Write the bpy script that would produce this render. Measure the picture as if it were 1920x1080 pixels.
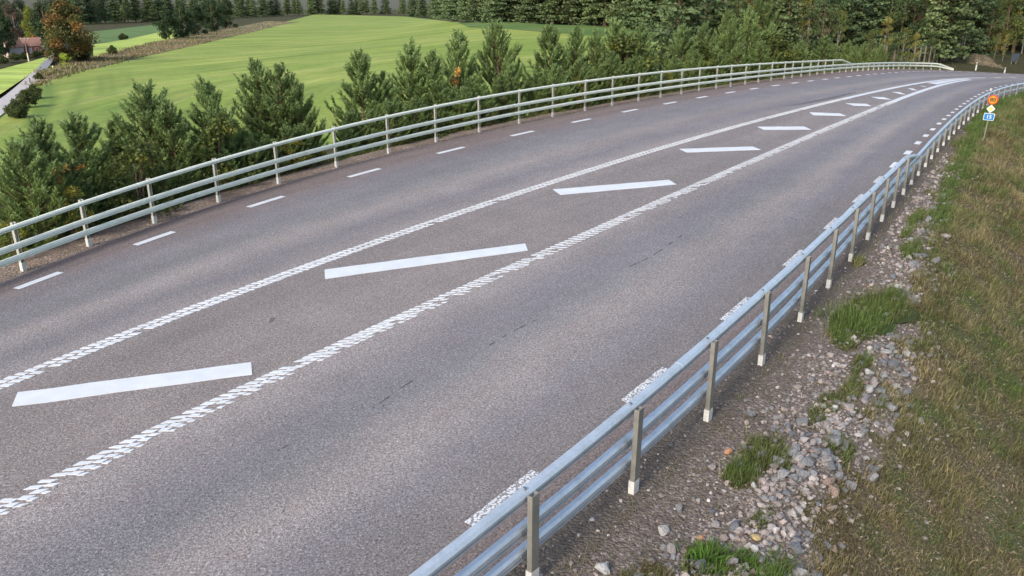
import bpy, math, random
import numpy as np
from mathutils import Vector

random.seed(7)
RNG = np.random.default_rng(7)
scene = bpy.context.scene
for o in list(bpy.data.objects):
    bpy.data.objects.remove(o, do_unlink=True)
COL = scene.collection

# ------------------------------------------------------------------ camera
CAM_H = 5.2
PITCH = math.atan(600 / 1600.0)
cam_data = bpy.data.cameras.new('camera')
cam_data.sensor_width = 36.0
cam_data.lens = 36.0 * 1600 / 1920
cam_data.clip_start = 0.1
cam_data.clip_end = 4000
cam = bpy.data.objects.new('camera', cam_data)
cam.location = (0, 0, CAM_H)
cam.rotation_euler = (math.pi / 2 - PITCH, 0, 0)
COL.objects.link(cam)
scene.camera = cam

# ------------------------------------------------------------------ light
SUN_EL, SUN_AZ = math.radians(34), math.radians(215)      # azimuth from +Y clockwise
world = bpy.data.worlds.new('World')
scene.world = world
world.use_nodes = True
wn = world.node_tree.nodes
wn.clear()
w_out = wn.new('ShaderNodeOutputWorld')
w_bg = wn.new('ShaderNodeBackground')
w_sky = wn.new('ShaderNodeTexSky')
w_sky.sky_type = 'NISHITA'
w_sky.sun_disc = False
w_sky.sun_elevation = SUN_EL
w_sky.sun_rotation = SUN_AZ
w_sky.air_density = 1.0
w_sky.dust_density = 2.5
w_sky.ozone_density = 1.0
w_bg.inputs['Strength'].default_value = 0.14
world.node_tree.links.new(w_sky.outputs[0], w_bg.inputs['Color'])
world.node_tree.links.new(w_bg.outputs[0], w_out.inputs['Surface'])
sun_data = bpy.data.lights.new('sun', 'SUN')
sun_data.energy = 1.7
sun_data.angle = math.radians(11)
sun_data.color = (1.0, 0.95, 0.87)
sun = bpy.data.objects.new('sun', sun_data)
sd = Vector((math.sin(SUN_AZ) * math.cos(SUN_EL), math.cos(SUN_AZ) * math.cos(SUN_EL), math.sin(SUN_EL)))
sun.rotation_euler = sd.to_track_quat('Z', 'Y').to_euler()
sun.location = (-30, -40, 60)
COL.objects.link(sun)
scene.view_settings.view_transform = 'Standard'
scene.view_settings.look = 'None'
scene.view_settings.gamma = 1
scene.view_settings.exposure = 0.95
try:
    scene.view_settings.use_curve_mapping = False
except Exception:
    pass

# ------------------------------------------------------------------ survey tables (metres, x right, y ahead)
CURVES = {
 'LD': [(-13.42,1.72), (-12.86,3.11), (-12.30,4.51), (-11.75,5.90), (-11.19,7.29), (-10.63,8.69), (-10.08,10.08), (-9.52,11.47), (-8.96,12.86), (-8.41,14.26), (-7.85,15.63), (-7.24,17.00), (-6.58,18.35), (-5.87,19.68), (-5.12,20.99), (-4.34,22.27), (-3.51,23.53), (-2.66,24.76), (-1.78,25.97), (-0.88,27.17), (0.04,28.34), (0.98,29.51), (1.93,30.66), (2.90,31.81), (3.87,32.95), (4.85,34.08), (5.84,35.21), (6.84,36.34), (7.84,37.46), (8.84,38.58), (9.85,39.70), (10.86,40.82), (11.87,41.93), (12.88,43.03), (13.90,44.14), (14.91,45.24), (15.92,46.35), (16.93,47.45), (17.93,48.56), (18.93,49.67), (19.92,50.78), (20.90,51.91), (21.88,53.04), (22.85,54.19), (23.82,55.35), (24.78,56.51), (25.75,57.68), (26.71,58.84), (27.69,59.99), (28.69,61.10), (29.72,62.17), (30.80,63.16), (31.94,64.03), (33.18,64.74), (34.53,65.23), (35.91,65.65), (37.33,66.12), (38.75,66.60), (40.18,67.07), (41.60,67.55), (43.02,68.02), (44.44,68.50), (45.87,68.97), (47.29,69.45), (48.71,69.92), (50.13,70.40), (51.56,70.87), (52.98,71.35), (54.40,71.83), (55.83,72.30), (57.25,72.78), (58.67,73.25), (60.09,73.73), (61.52,74.20), (62.94,74.68)],
 'LI': [(-13.53,-1.56), (-12.78,-0.26), (-12.04,1.05), (-11.29,2.35), (-10.54,3.65), (-9.80,4.95), (-9.05,6.25), (-8.31,7.55), (-7.56,8.86), (-6.82,10.16), (-6.07,11.45), (-5.29,12.73), (-4.47,13.99), (-3.64,15.24), (-2.79,16.47), (-1.92,17.70), (-1.05,18.92), (-0.16,20.12), (0.74,21.32), (1.65,22.51), (2.57,23.69), (3.50,24.87), (4.44,26.04), (5.39,27.20), (6.34,28.36), (7.30,29.51), (8.26,30.66), (9.23,31.81), (10.20,32.96), (11.17,34.10), (12.14,35.25), (13.11,36.40), (14.08,37.54), (15.04,38.69), (16.00,39.84), (16.95,41.00), (17.91,42.15), (18.86,43.31), (19.81,44.47), (20.76,45.62), (21.72,46.78), (22.69,47.92), (23.67,49.07), (24.66,50.20), (25.67,51.31), (26.70,52.41), (27.75,53.48), (28.83,54.52), (29.93,55.52), (31.06,56.48), (32.14,57.39), (33.29,58.36), (34.43,59.33), (35.58,60.30), (36.72,61.27), (37.87,62.24), (39.01,63.21), (40.15,64.18), (41.30,65.15), (42.44,66.12), (43.59,67.09), (44.73,68.06), (45.88,69.03), (47.02,70.00), (48.17,70.97), (49.31,71.93), (50.46,72.90), (51.60,73.87), (52.74,74.84), (53.89,75.81)],
 'RI': [(-12.52,-4.00), (-11.71,-2.73), (-10.90,-1.47), (-10.10,-0.20), (-9.29,1.06), (-8.48,2.33), (-7.68,3.59), (-6.87,4.86), (-6.07,6.12), (-5.26,7.39), (-4.45,8.65), (-3.61,9.89), (-2.75,11.11), (-1.88,12.33), (-1.00,13.55), (-0.12,14.76), (0.77,15.97), (1.66,17.18), (2.54,18.39), (3.43,19.59), (4.32,20.80), (5.21,22.01), (6.10,23.22), (6.99,24.42), (7.88,25.63), (8.77,26.84), (9.66,28.05), (10.55,29.26), (11.43,30.47), (12.32,31.68), (13.20,32.89), (14.08,34.11), (14.95,35.33), (15.83,36.55), (16.70,37.77), (17.56,38.99), (18.43,40.21), (19.30,41.44), (20.17,42.66), (21.04,43.88), (21.92,45.10), (22.80,46.31), (23.70,47.51), (24.61,48.70), (25.53,49.89), (26.47,51.05), (27.43,52.21), (28.40,53.35), (29.28,54.36), (30.26,55.49), (31.25,56.62), (32.23,57.75), (33.21,58.89), (34.20,60.02), (35.18,61.15), (36.16,62.28), (37.15,63.42), (38.13,64.55), (39.11,65.68), (40.10,66.82), (41.08,67.95), (42.06,69.08), (43.05,70.21), (44.03,71.35), (45.01,72.48), (46.00,73.61), (46.98,74.74), (47.96,75.88)],
 'RD': [(-8.40,-3.74), (-7.52,-2.53), (-6.63,-1.32), (-5.74,-0.12), (-4.85,1.09), (-3.96,2.30), (-3.07,3.51), (-2.18,4.72), (-1.29,5.92), (-0.40,7.13), (0.48,8.34), (1.36,9.56), (2.23,10.78), (3.08,12.02), (3.93,13.26), (4.76,14.50), (5.59,15.75), (6.41,17.01), (7.23,18.27), (8.04,19.53), (8.85,20.79), (9.65,22.06), (10.46,23.32), (11.26,24.59), (12.07,25.85), (12.87,27.12), (13.68,28.38), (14.49,29.65), (15.30,30.91), (16.11,32.17), (16.93,33.43), (17.75,34.68), (18.57,35.94), (19.40,37.19), (20.23,38.44), (21.07,39.69), (21.91,40.93), (22.76,42.16), (23.62,43.39), (24.50,44.60), (25.39,45.81), (26.31,46.99), (27.25,48.16), (28.24,49.30), (29.23,50.42), (30.21,51.55), (31.20,52.68), (32.19,53.81), (33.17,54.94), (34.16,56.07), (35.15,57.20), (36.13,58.33), (37.12,59.46), (38.10,60.59), (39.09,61.72), (40.08,62.85), (41.06,63.98), (42.05,65.11), (43.03,66.24), (44.02,67.37), (45.01,68.50), (45.99,69.63), (46.98,70.76), (47.97,71.89)],
 'LB': [(-13.27,2.00), (-12.79,3.42), (-12.31,4.84), (-11.84,6.26), (-11.36,7.68), (-10.88,9.11), (-10.40,10.53), (-9.92,11.95), (-9.45,13.37), (-8.97,14.79), (-8.48,16.21), (-7.93,17.60), (-7.33,18.98), (-6.67,20.33), (-5.97,21.65), (-5.23,22.96), (-4.45,24.24), (-3.63,25.50), (-2.78,26.73), (-1.90,27.95), (-1.00,29.15), (-0.08,30.33), (0.87,31.49), (1.83,32.64), (2.81,33.78), (3.80,34.90), (4.80,36.02), (5.80,37.14), (6.81,38.25), (7.82,39.35), (8.83,40.46), (9.84,41.57), (10.84,42.68), (11.84,43.80), (12.83,44.93), (13.81,46.06), (14.79,47.19), (15.76,48.33), (16.72,49.48), (17.68,50.63), (18.63,51.79), (19.59,52.94), (20.56,54.09), (21.39,55.06), (22.36,56.20), (23.34,57.34), (24.31,58.48), (25.29,59.62), (26.26,60.76), (27.23,61.90), (28.21,63.04), (29.18,64.18), (30.15,65.32), (31.13,66.47), (32.10,67.61), (33.08,68.75), (34.05,69.89), (35.02,71.03), (36.00,72.17), (36.97,73.31), (37.95,74.45), (38.92,75.59), (39.89,76.73)],
 'RB': [(-9.38,-5.91), (-8.46,-4.73), (-7.53,-3.55), (-6.60,-2.37), (-5.68,-1.19), (-4.75,-0.01), (-3.83,1.17), (-2.90,2.35), (-1.97,3.53), (-1.05,4.71), (-0.12,5.89), (0.80,7.07), (1.70,8.27), (2.57,9.49), (3.42,10.72), (4.26,11.97), (5.07,13.23), (5.88,14.49), (6.68,15.76), (7.48,17.03), (8.27,18.31), (9.07,19.58), (9.86,20.85), (10.65,22.13), (11.45,23.40), (12.24,24.67), (13.04,25.93), (13.85,27.20), (14.66,28.46), (15.47,29.72), (16.30,30.98), (17.13,32.23), (17.97,33.47), (18.82,34.70), (19.69,35.92), (20.57,37.13), (21.48,38.33), (22.42,39.50), (23.38,40.65), (24.22,41.58), (25.21,42.71), (26.20,43.84), (27.19,44.96), (28.18,46.09), (29.17,47.22), (30.16,48.35), (31.15,49.47), (32.14,50.60), (33.13,51.73), (34.12,52.85), (35.11,53.98), (36.10,55.11), (37.09,56.23), (38.08,57.36), (39.07,58.49), (40.06,59.61)],
}
LEFT_DASH = [(-8.40,14.25), (-7.36,16.79), (-5.85,19.73), (-3.96,22.76), (-1.87,25.87), (0.34,28.74), (2.51,31.42), (4.61,33.85), (6.59,36.07), (8.38,38.00), (10.08,39.89), (11.65,41.59), (13.14,43.28), (14.57,44.90), (15.86,46.29), (17.08,47.68), (18.19,48.90), (19.31,50.21), (20.32,51.30), (21.34,52.51), (22.23,53.41), (23.17,54.51), (24.05,55.54), (24.91,56.54), (25.83,57.77), (26.61,58.68), (27.42,59.66), (28.07,60.36), (28.80,61.22), (29.49,61.99)]
RIGHT_DASH_CORNER = [(-0.40,7.13), (1.47,9.70), (3.34,12.42), (5.13,15.05), (6.70,17.46), (8.14,19.68), (9.46,21.73), (10.64,23.58), (11.82,25.48), (12.87,27.15), (13.77,28.53), (14.63,29.85), (15.48,31.19), (16.22,32.33), (16.90,33.35), (17.51,34.30), (18.16,35.31), (18.82,36.32)]
LEFT_POST = [(-8.96,14.79), (-8.46,16.28), (-7.80,17.93), (-6.98,19.73), (-6.00,21.56), (-4.90,23.52), (-3.70,25.40), (-2.42,27.22), (-1.09,29.00), (0.22,30.79), (1.56,32.27), (2.85,33.86), (4.11,35.20), (5.33,36.67), (6.48,37.93), (7.63,39.16), (8.70,40.26), (9.75,41.45), (10.72,42.45), (11.71,43.59), (12.65,44.69), (13.60,45.87), (14.56,47.17), (15.33,47.87), (16.15,48.80), (16.96,49.77), (17.70,50.60), (18.46,51.49), (19.26,52.45), (20.01,53.44), (20.71,54.25), (21.35,55.09)]
RIGHT_POST = [(0.18,6.28), (1.30,7.70), (2.41,9.25), (3.49,10.83), (4.53,12.40), (5.50,13.91), (6.42,15.36), (7.29,16.73), (8.14,18.08), (8.88,19.25), (9.63,20.47), (10.33,21.57), (10.98,22.59)]
HATCH = [((-6.34,9.58), (-6.47,9.97), (-3.68,10.89), (-3.54,10.50)),
 ((-3.33,14.33), (-3.45,14.82), (0.27,16.42), (0.31,15.97)),
 ((1.19,20.38), (1.04,20.92), (4.13,21.98), (4.25,21.48)),
 ((5.28,25.59), (5.16,26.12), (7.52,26.55), (7.64,26.04)),
 ((8.72,29.62), (8.66,30.22), (10.36,30.34), (10.39,29.73)),
 ((11.61,33.07), (11.67,33.79), (12.80,33.57), (12.80,32.96)),
 ((14.23,35.99), (14.16,36.68), (15.03,36.59), (14.96,35.91)),
 ((16.30,38.49), (16.27,39.21), (16.82,39.17), (16.78,38.33)),
 ((18.23,40.83), (18.22,41.61), (18.58,41.59), (18.44,40.66)),
 ((19.76,42.90), (19.94,43.79), (20.15,43.73), (19.97,42.79)),
 ((21.28,44.89), (21.31,45.37), (21.39,45.32), (21.39,44.82))]
NOSE = [(22.75,47.50), (22.49,46.03), (25.29,49.67), (27.65,52.77), (26.69,51.96)]
LEFT_H = [0.88, 0.95, 1.01, 1.03, 1.12, 1.14, 1.17, 1.18, 1.2, 1.2, 1.18, 1.18, 1.18, 1.15, 1.13, 1.11, 1.1, 1.07, 1.05, 1.01, 0.97, 0.94, 0.9, 0.9, 0.88, 0.86, 0.85, 0.83, 0.82, 0.79]
RIGHT_H = [0.9, 1.02, 1.07, 1.08, 1.07, 1.05, 1.01, 0.99, 0.96, 0.93, 0.89]
CRACKS = [[(-1.75,9.56), (-1.42,10.19), (-1.17,10.54)], [(-0.43,11.33), (0.12,12.12), (0.69,12.77)], [(-2.70,8.54), (-2.61,8.66)], [(2.18,15.01), (2.74,15.71), (3.56,17.05)], [(3.59,18.19), (4.16,18.94)], [(-3.66,7.28), (-3.59,7.34)]]

def zroad(x, y):
    q = np.asarray(x) * 0.75 + np.asarray(y) * 0.66
    return -0.05 * 6 * np.logaddexp(0, (q - 36) / 6) - 0.03 * 4 * np.logaddexp(0, (q - 54) / 4)


class Curve:
    """A smooth plan curve through survey points, resampled every 0.25 m."""
    def __init__(self, pts):
        p = np.array(pts, float)
        a = np.concatenate([[2 * p[0] - p[1]], p, [2 * p[-1] - p[-2]]])
        t = np.linspace(0, 1, 6, endpoint=False)[:, None]
        out = []
        for i in range(1, len(a) - 2):
            p0, p1, p2, p3 = a[i - 1], a[i], a[i + 1], a[i + 2]
            out.append(0.5 * (2 * p1 + (p2 - p0) * t + (2 * p0 - 5 * p1 + 4 * p2 - p3) * t ** 2 + (3 * p1 - p0 - 3 * p2 + p3) * t ** 3))
        self.set(np.concatenate(out + [a[-2:-1]]))

    def set(self, p):
        self.p = p
        self.s = np.concatenate([[0], np.cumsum(np.linalg.norm(np.diff(p, axis=0), axis=1))])
        g = np.gradient(p, axis=0)
        self.t = g / np.linalg.norm(g, axis=1)[:, None]
        self.L = self.s[-1]

    def at(self, s):
        s = np.asarray(s, float)
        return np.stack([np.interp(s, self.s, self.p[:, 0]), np.interp(s, self.s, self.p[:, 1])], -1)

    def tan(self, s):
        s = np.asarray(s, float)
        v = np.stack([np.interp(s, self.s, self.t[:, 0]), np.interp(s, self.s, self.t[:, 1])], -1)
        return v / np.linalg.norm(v, axis=-1, keepdims=True)

    def right(self, s):
        t = self.tan(s)
        return np.stack([t[..., 1], -t[..., 0]], -1)

    def off(self, s, w):
        w = np.asarray(w, float)
        return self.at(s) + self.right(s) * w[..., None]

    def near(self, xy):
        """(s, offset to the right) of plan points."""
        xy = np.atleast_2d(xy)
        S, W = np.empty(len(xy)), np.empty(len(xy))
        for k in range(0, len(xy), 4000):
            q = xy[k:k + 4000]
            d = ((q[:, None, :] - self.p[None]) ** 2).sum(2)
            i = d.argmin(1)
            v = q - self.p[i]
            t = self.t[i]
            S[k:k + 4000] = self.s[i] + (v * t).sum(1)
            W[k:k + 4000] = v[:, 0] * t[:, 1] - v[:, 1] * t[:, 0]
        return S, W


LDc, LIc, RIc, RDc, LBc, RBc = (Curve(CURVES[k]) for k in ('LD', 'LI', 'RI', 'RD', 'LB', 'RB'))
_s, _w = LDc.near(LBc.p)
_ok = (_s > 0.1) & (LBc.p[:, 0] < 20.6)
_oo = np.interp(LDc.s, _s[_ok], _w[_ok])               # railing line as an offset of the edge line, carried on round the bend
_far = LDc.s > _s[_ok].max()
LBc.set(np.concatenate([LBc.p[LBc.p[:, 0] < 20.6], LDc.off(LDc.s, _oo)[_far]]))
ALc = Curve(CURVES['LD'])
ALc.set(LDc.off(LDc.s, _oo + 0.14))
ARc = Curve(CURVES['RB'])
ARc.set(RBc.off(RBc.s, np.full(len(RBc.s), -0.42)))

# ------------------------------------------------------------------ helpers
def tag(o, label=None, category=None, group=None, kind=None):
    if label: o['label'] = label
    if category: o['category'] = category
    if group: o['group'] = group
    if kind: o['kind'] = kind
    return o


def empty(name, loc, rz=0.0):
    o = bpy.data.objects.new(name, None)
    o.empty_display_size = 0.2
    o.location = loc
    o.rotation_euler = (0, 0, rz)
    COL.objects.link(o)
    return o


def link(name, me, parent=None, loc=None, rot=None, scale=None):
    o = bpy.data.objects.new(name, me)
    if parent is not None:
        o.parent = parent
    if loc is not None: o.location = loc
    if rot is not None: o.rotation_euler = rot
    if scale is not None: o.scale = scale
    COL.objects.link(o)
    return o


def np_mesh(name, verts, faces, mat, smooth=False, col=None, uv=None, attrs=None):
    """Mesh from arrays; faces is (n, k) with one k, or a list of such arrays."""
    verts = np.asarray(verts, np.float32)
    fl = faces if isinstance(faces, list) else [np.asarray(faces, np.int32)]
    fl = [np.asarray(f, np.int32) for f in fl if len(f)]
    me = bpy.data.meshes.new(name)
    me.vertices.add(len(verts))
    me.vertices.foreach_set('co', verts.ravel())
    nl = sum(f.size for f in fl)
    nf = sum(len(f) for f in fl)
    me.loops.add(nl)
    me.loops.foreach_set('vertex_index', np.concatenate([f.ravel() for f in fl]))
    me.polygons.add(nf)
    starts, tot = [], 0
    for f in fl:
        starts.append(tot + np.arange(len(f)) * f.shape[1]); tot += f.size
    me.polygons.foreach_set('loop_start', np.concatenate(starts).astype(np.int32))
    me.polygons.foreach_set('use_smooth', np.full(nf, bool(smooth)))
    if col is not None:
        a = me.attributes.new('Col', 'FLOAT_COLOR', 'POINT')
        c = np.ones((len(verts), 4), np.float32); c[:, :3] = col
        a.data.foreach_set('color', c.ravel())
    for k, v in (attrs or {}).items():
        a = me.attributes.new(k, 'FLOAT', 'POINT')
        a.data.foreach_set('value', np.asarray(v, np.float32))
    me.update(calc_edges=True)
    me.materials.append(mat)
    return me


class MB:
    """Collects simple solids; build() links them as one mesh object."""
    def __init__(self):
        self.v, self.q, self.t, self.n = [], [], [], 0

    def add(self, v, quads=(), tris=()):
        v = np.asarray(v, float)
        self.v.append(v)
        if len(quads): self.q.append(np.asarray(quads, int) + self.n)
        if len(tris): self.t.append(np.asarray(tris, int) + self.n)
        self.n += len(v)

    def box(self, c, size, rz=0.0, M=None):
        x, y, z = np.array(size) / 2
        v = np.array([[sx * x, sy * y, sz * z] for sz in (-1, 1) for sy in (-1, 1) for sx in (-1, 1)])
        if M is not None: v = v @ np.asarray(M).T
        cc, ss = math.cos(rz), math.sin(rz)
        v = np.stack([v[:, 0] * cc - v[:, 1] * ss, v[:, 0] * ss + v[:, 1] * cc, v[:, 2]], 1) + np.asarray(c)
        self.add(v, [[0, 2, 3, 1], [4, 5, 7, 6], [0, 1, 5, 4], [2, 6, 7, 3], [0, 4, 6, 2], [1, 3, 7, 5]])

    def sweep(self, path, frames, profile, closed=True, cap=True):
        """profile (k,2) in the frame's (side, up) axes along path (n,3)."""
        path = np.asarray(path, float); k = len(profile); n = len(path)
        side, up = frames
        v = path[:, None, :] + side[:, None, :] * profile[None, :, :1] + up[:, None, :] * profile[None, :, 1:2]
        i = np.arange(n - 1)[:, None] * k; j = np.arange(k if closed else k - 1)[None]
        a = i + j; b = i + (j + 1) % k
        q = np.stack([a, b, b + k, a + k], -1).reshape(-1, 4)
        tris = []
        if closed and cap:
            for m in range(1, k - 1):
                tris += [[0, m + 1, m], [(n - 1) * k, (n - 1) * k + m, (n - 1) * k + m + 1]]
        self.add(v.reshape(-1, 3), q, tris)

    def tube(self, path, radii, sides=6):
        path = np.asarray(path, float); n = len(path)
        radii = np.broadcast_to(np.asarray(radii, float), (n,))
        g = np.gradient(path, axis=0); g /= np.linalg.norm(g, axis=1)[:, None] + 1e-9
        ref = np.where(np.abs(g[:, 2:3]) < 0.9, [[0, 0, 1.0]], [[1.0, 0, 0]])
        s = np.cross(g, ref); s /= np.linalg.norm(s, axis=1)[:, None] + 1e-9
        u = np.cross(s, g)
        a = np.linspace(0, 2 * np.pi, sides, endpoint=False)
        v = path[:, None] + radii[:, None, None] * (np.cos(a)[None, :, None] * s[:, None] + np.sin(a)[None, :, None] * u[:, None])
        i = np.arange(n - 1)[:, None] * sides; j = np.arange(sides)[None]
        A = i + j; B = i + (j + 1) % sides
        q = np.stack([A, B, B + sides, A + sides], -1).reshape(-1, 4)
        tris = []
        for m in range(1, sides - 1):
            tris += [[0, m + 1, m], [(n - 1) * sides, (n - 1) * sides + m, (n - 1) * sides + m + 1]]
        self.add(v.reshape(-1, 3), q, tris)

    def prism(self, poly, z0, z1):
        """Convex-ish polygon (k,2) extruded from z0 to z1 (scalars or per-vertex)."""
        poly = np.asarray(poly, float); k = len(poly)
        z0 = np.broadcast_to(z0, (k,)); z1 = np.broadcast_to(z1, (k,))
        v = np.concatenate([np.c_[poly, z0], np.c_[poly, z1]])
        q = [[i, (i + 1) % k, k + (i + 1) % k, k + i] for i in range(k)]
        t = [[k, k + m, k + m + 1] for m in range(1, k - 1)] + [[0, m + 1, m] for m in range(1, k - 1)]
        self.add(v, q, t)

    def mesh(self, name, mat, smooth=False):
        fs = []
        if self.q: fs.append(np.concatenate(self.q))
        if self.t: fs.append(np.concatenate(self.t))
        return np_mesh(name, np.concatenate(self.v), fs, mat, smooth)

    def build(self, name, mat, parent=None, smooth=False, loc=None):
        return link(name, self.mesh(name, mat, smooth), parent, loc)


def grid_faces(n, m):
    i = np.arange(n - 1)[:, None] * m; j = np.arange(m - 1)[None]
    a = i + j
    return np.stack([a, a + 1, a + m + 1, a + m], -1).reshape(-1, 4)


def smoothstep(a, b, x):
    t = np.clip((np.asarray(x, float) - a) / (b - a), 0, 1)
    return t * t * (3 - 2 * t)


def vnoise(x, y, seed=0):
    """Smooth value noise in [0,1], period-free enough for scattering."""
    x = np.asarray(x, float); y = np.asarray(y, float)
    xi, yi = np.floor(x).astype(int), np.floor(y).astype(int)
    fx, fy = x - xi, y - yi
    fx, fy = fx * fx * (3 - 2 * fx), fy * fy * (3 - 2 * fy)
    def h(a, b):
        n = (a * 374761393 + b * 668265263 + seed * 1274126177) & 0x7fffffff
        n = ((n ^ (n >> 13)) * 1274126177) & 0x7fffffff
        return ((n ^ (n >> 16)) & 0xffff) / 65535.0
    return (h(xi, yi) * (1 - fx) + h(xi + 1, yi) * fx) * (1 - fy) + (h(xi, yi + 1) * (1 - fx) + h(xi + 1, yi + 1) * fx) * fy


# ------------------------------------------------------------------ materials
def new_mat(name):
    m = bpy.data.materials.new(name)
    m.use_nodes = True
    nt = m.node_tree
    for n in list(nt.nodes):
        if n.type != 'OUTPUT_MATERIAL':
            nt.nodes.remove(n)
    out = [n for n in nt.nodes if n.type == 'OUTPUT_MATERIAL'][0]
    b = nt.nodes.new('ShaderNodeBsdfPrincipled')
    nt.links.new(b.outputs[0], out.inputs[0])
    return m, nt, b


def N(nt, typ, **kw):
    n = nt.nodes.new(typ)
    for k, v in kw.items():
        if k in n.inputs:
            n.inputs[k].default_value = v
        else:
            setattr(n, k, v)
    return n


def noise(nt, vec, scale, detail=3, rough=0.5):
    n = N(nt, 'ShaderNodeTexNoise', Scale=scale, Detail=detail, Roughness=rough)
    if vec is not None: nt.links.new(vec, n.inputs['Vector'])
    return n.outputs['Fac']


def ramp(nt, fac, stops, interp='LINEAR'):
    r = nt.nodes.new('ShaderNodeValToRGB')
    r.color_ramp.interpolation = interp
    e = r.color_ramp.elements
    while len(e) < len(stops): e.new(0.5)
    for el, (p, c) in zip(e, stops):
        el.position = p
        el.color = (*c, 1) if len(c) == 3 else c
    nt.links.new(fac, r.inputs[0])
    return r.outputs[0]


def mix(nt, fac, a, b, mode='MIX'):
    m = nt.nodes.new('ShaderNodeMix')
    m.data_type = 'RGBA'; m.blend_type = mode
    for sock, v in ((m.inputs[0], fac), (m.inputs[6], a), (m.inputs[7], b)):
        if hasattr(v, 'is_linked'): nt.links.new(v, sock)
        elif isinstance(v, (int, float)): sock.default_value = v
        else: sock.default_value = (*v, 1)
    return m.outputs[2]


def maths(nt, op, a, b=0.0, clamp=False):
    m = nt.nodes.new('ShaderNodeMath'); m.operation = op; m.use_clamp = clamp
    for s, v in ((m.inputs[0], a), (m.inputs[1], b)):
        if hasattr(v, 'is_linked'): nt.links.new(v, s)
        else: s.default_value = v
    return m.outputs[0]


def bump(nt, b, h, dist, strength=1.0):
    n = N(nt, 'ShaderNodeBump', Strength=strength, Distance=dist)
    nt.links.new(h, n.inputs['Height'])
    nt.links.new(n.outputs[0], b.inputs['Normal'])


def pos(nt):
    return nt.nodes.new('ShaderNodeNewGeometry').outputs['Position']


def attr(nt, name, out='Fac'):
    a = nt.nodes.new('ShaderNodeAttribute'); a.attribute_name = name
    return a.outputs[out]


def grey(v): return (v, v, v)


def mat_asphalt():
    m, nt, b = new_mat('asphalt')
    P = pos(nt)
    u = attr(nt, 'lane')                      # 0 left edge .. 1 right edge
    wob = maths(nt, 'MULTIPLY', maths(nt, 'SUBTRACT', noise(nt, P, 0.55, 4), 0.5), 0.035)
    uu = maths(nt, 'ADD', u, wob)
    edge, isl, lane, trk = (0.184, 0.147, 0.136), (0.218, 0.188, 0.175), (0.264, 0.231, 0.215), (0.188, 0.172, 0.177)
    base = ramp(nt, uu, [(0.0, edge), (0.19, edge), (0.235, trk), (0.285, (0.20, 0.188, 0.188)), (0.315, lane), (0.355, trk), (0.395, lane),
                         (0.415, isl), (0.585, isl), (0.605, lane), (0.655, trk), (0.685, (0.195, 0.184, 0.186)), (0.72, lane), (0.755, trk), (0.80, (0.175, 0.155, 0.147)), (0.86, edge), (1.0, (0.14, 0.115, 0.108))])
    # long blotches, aggregate speckle
    lm = N(nt, 'ShaderNodeCombineXYZ'); nt.links.new(maths(nt, 'MULTIPLY', u, 10.6), lm.inputs[0]); nt.links.new(maths(nt, 'MULTIPLY', attr(nt, 'along'), 0.05), lm.inputs[1])
    streak = noise(nt, lm.outputs[0], 1.6, 4, 0.6)
    base = mix(nt, 1.0, base, ramp(nt, streak, [(0.30, grey(0.87)), (0.70, grey(1.12))]), 'MULTIPLY')
    big = noise(nt, P, 0.9, 5, 0.6)
    base = mix(nt, 1.0, base, ramp(nt, big, [(0.28, grey(0.92)), (0.72, grey(1.07))]), 'MULTIPLY')
    pinkish = noise(nt, P, 2.6, 4, 0.65)
    base = mix(nt, maths(nt, 'MULTIPLY', ramp(nt, pinkish, [(0.56, grey(0)), (0.72, grey(1))]), 0.35), base, (0.215, 0.150, 0.140))
    sp = noise(nt, P, 34, 3, 0.7)
    base = mix(nt, 1.0, base, ramp(nt, sp, [(0.30, grey(0.36)), (0.45, grey(0.86)), (0.57, grey(1.10)), (0.72, grey(1.75))]), 'MULTIPLY')
    vo = N(nt, 'ShaderNodeTexVoronoi', Scale=60.0); nt.links.new(P, vo.inputs['Vector'])
    base = mix(nt, 0.55, base, mix(nt, 1.0, base, ramp(nt, vo.outputs['Color'], [(0.0, grey(0.35)), (0.5, grey(0.95)), (1.0, grey(1.85))]), 'MULTIPLY'))
    spot = noise(nt, P, 7.0, 2, 0.5)
    base = mix(nt, ramp(nt, spot, [(0.745, grey(0)), (0.77, grey(0.7))]), base, (0.07, 0.055, 0.05))
    nt.links.new(base, b.inputs['Base Color'])
    b.inputs['Roughness'].default_value = 0.72
    b.inputs['Specular IOR Level'].default_value = 0.35
    bump(nt, b, maths(nt, 'ADD', sp, vo.outputs['Distance']), 0.006, 0.8)
    return m


def mat_paint(name, worn=0.0):
    m, nt, b = new_mat(name)
    P = pos(nt)
    c = mix(nt, ramp(nt, noise(nt, P, 3.0, 4, 0.6), [(0.3, grey(0)), (0.75, grey(1))]), (0.63, 0.65, 0.67), (0.53, 0.55, 0.565))
    dirt = ramp(nt, noise(nt, P, 26, 4, 0.7), [(0.62, grey(0)), (0.74, grey(1))])
    c = mix(nt, maths(nt, 'MULTIPLY', dirt, 0.30 + 0.3 * worn), c, (0.30, 0.28, 0.27))
    if worn > 0:
        h = N(nt, 'ShaderNodeTexVoronoi', Scale=34.0); nt.links.new(P, h.inputs['Vector'])
        n2 = noise(nt, P, 42, 3, 0.7)
        hole = ramp(nt, maths(nt, 'ADD', h.outputs['Distance'], maths(nt, 'MULTIPLY', n2, 0.9)), [(1.10 - 0.16 * worn, grey(0)), (1.17 - 0.16 * worn, grey(1))])
        c = mix(nt, hole, c, (0.22, 0.205, 0.20))
    nt.links.new(c, b.inputs['Base Color'])
    b.inputs['Roughness'].default_value = 0.6
    bump(nt, b, noise(nt, P, 60, 2), 0.003, 0.5)
    return m


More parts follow.
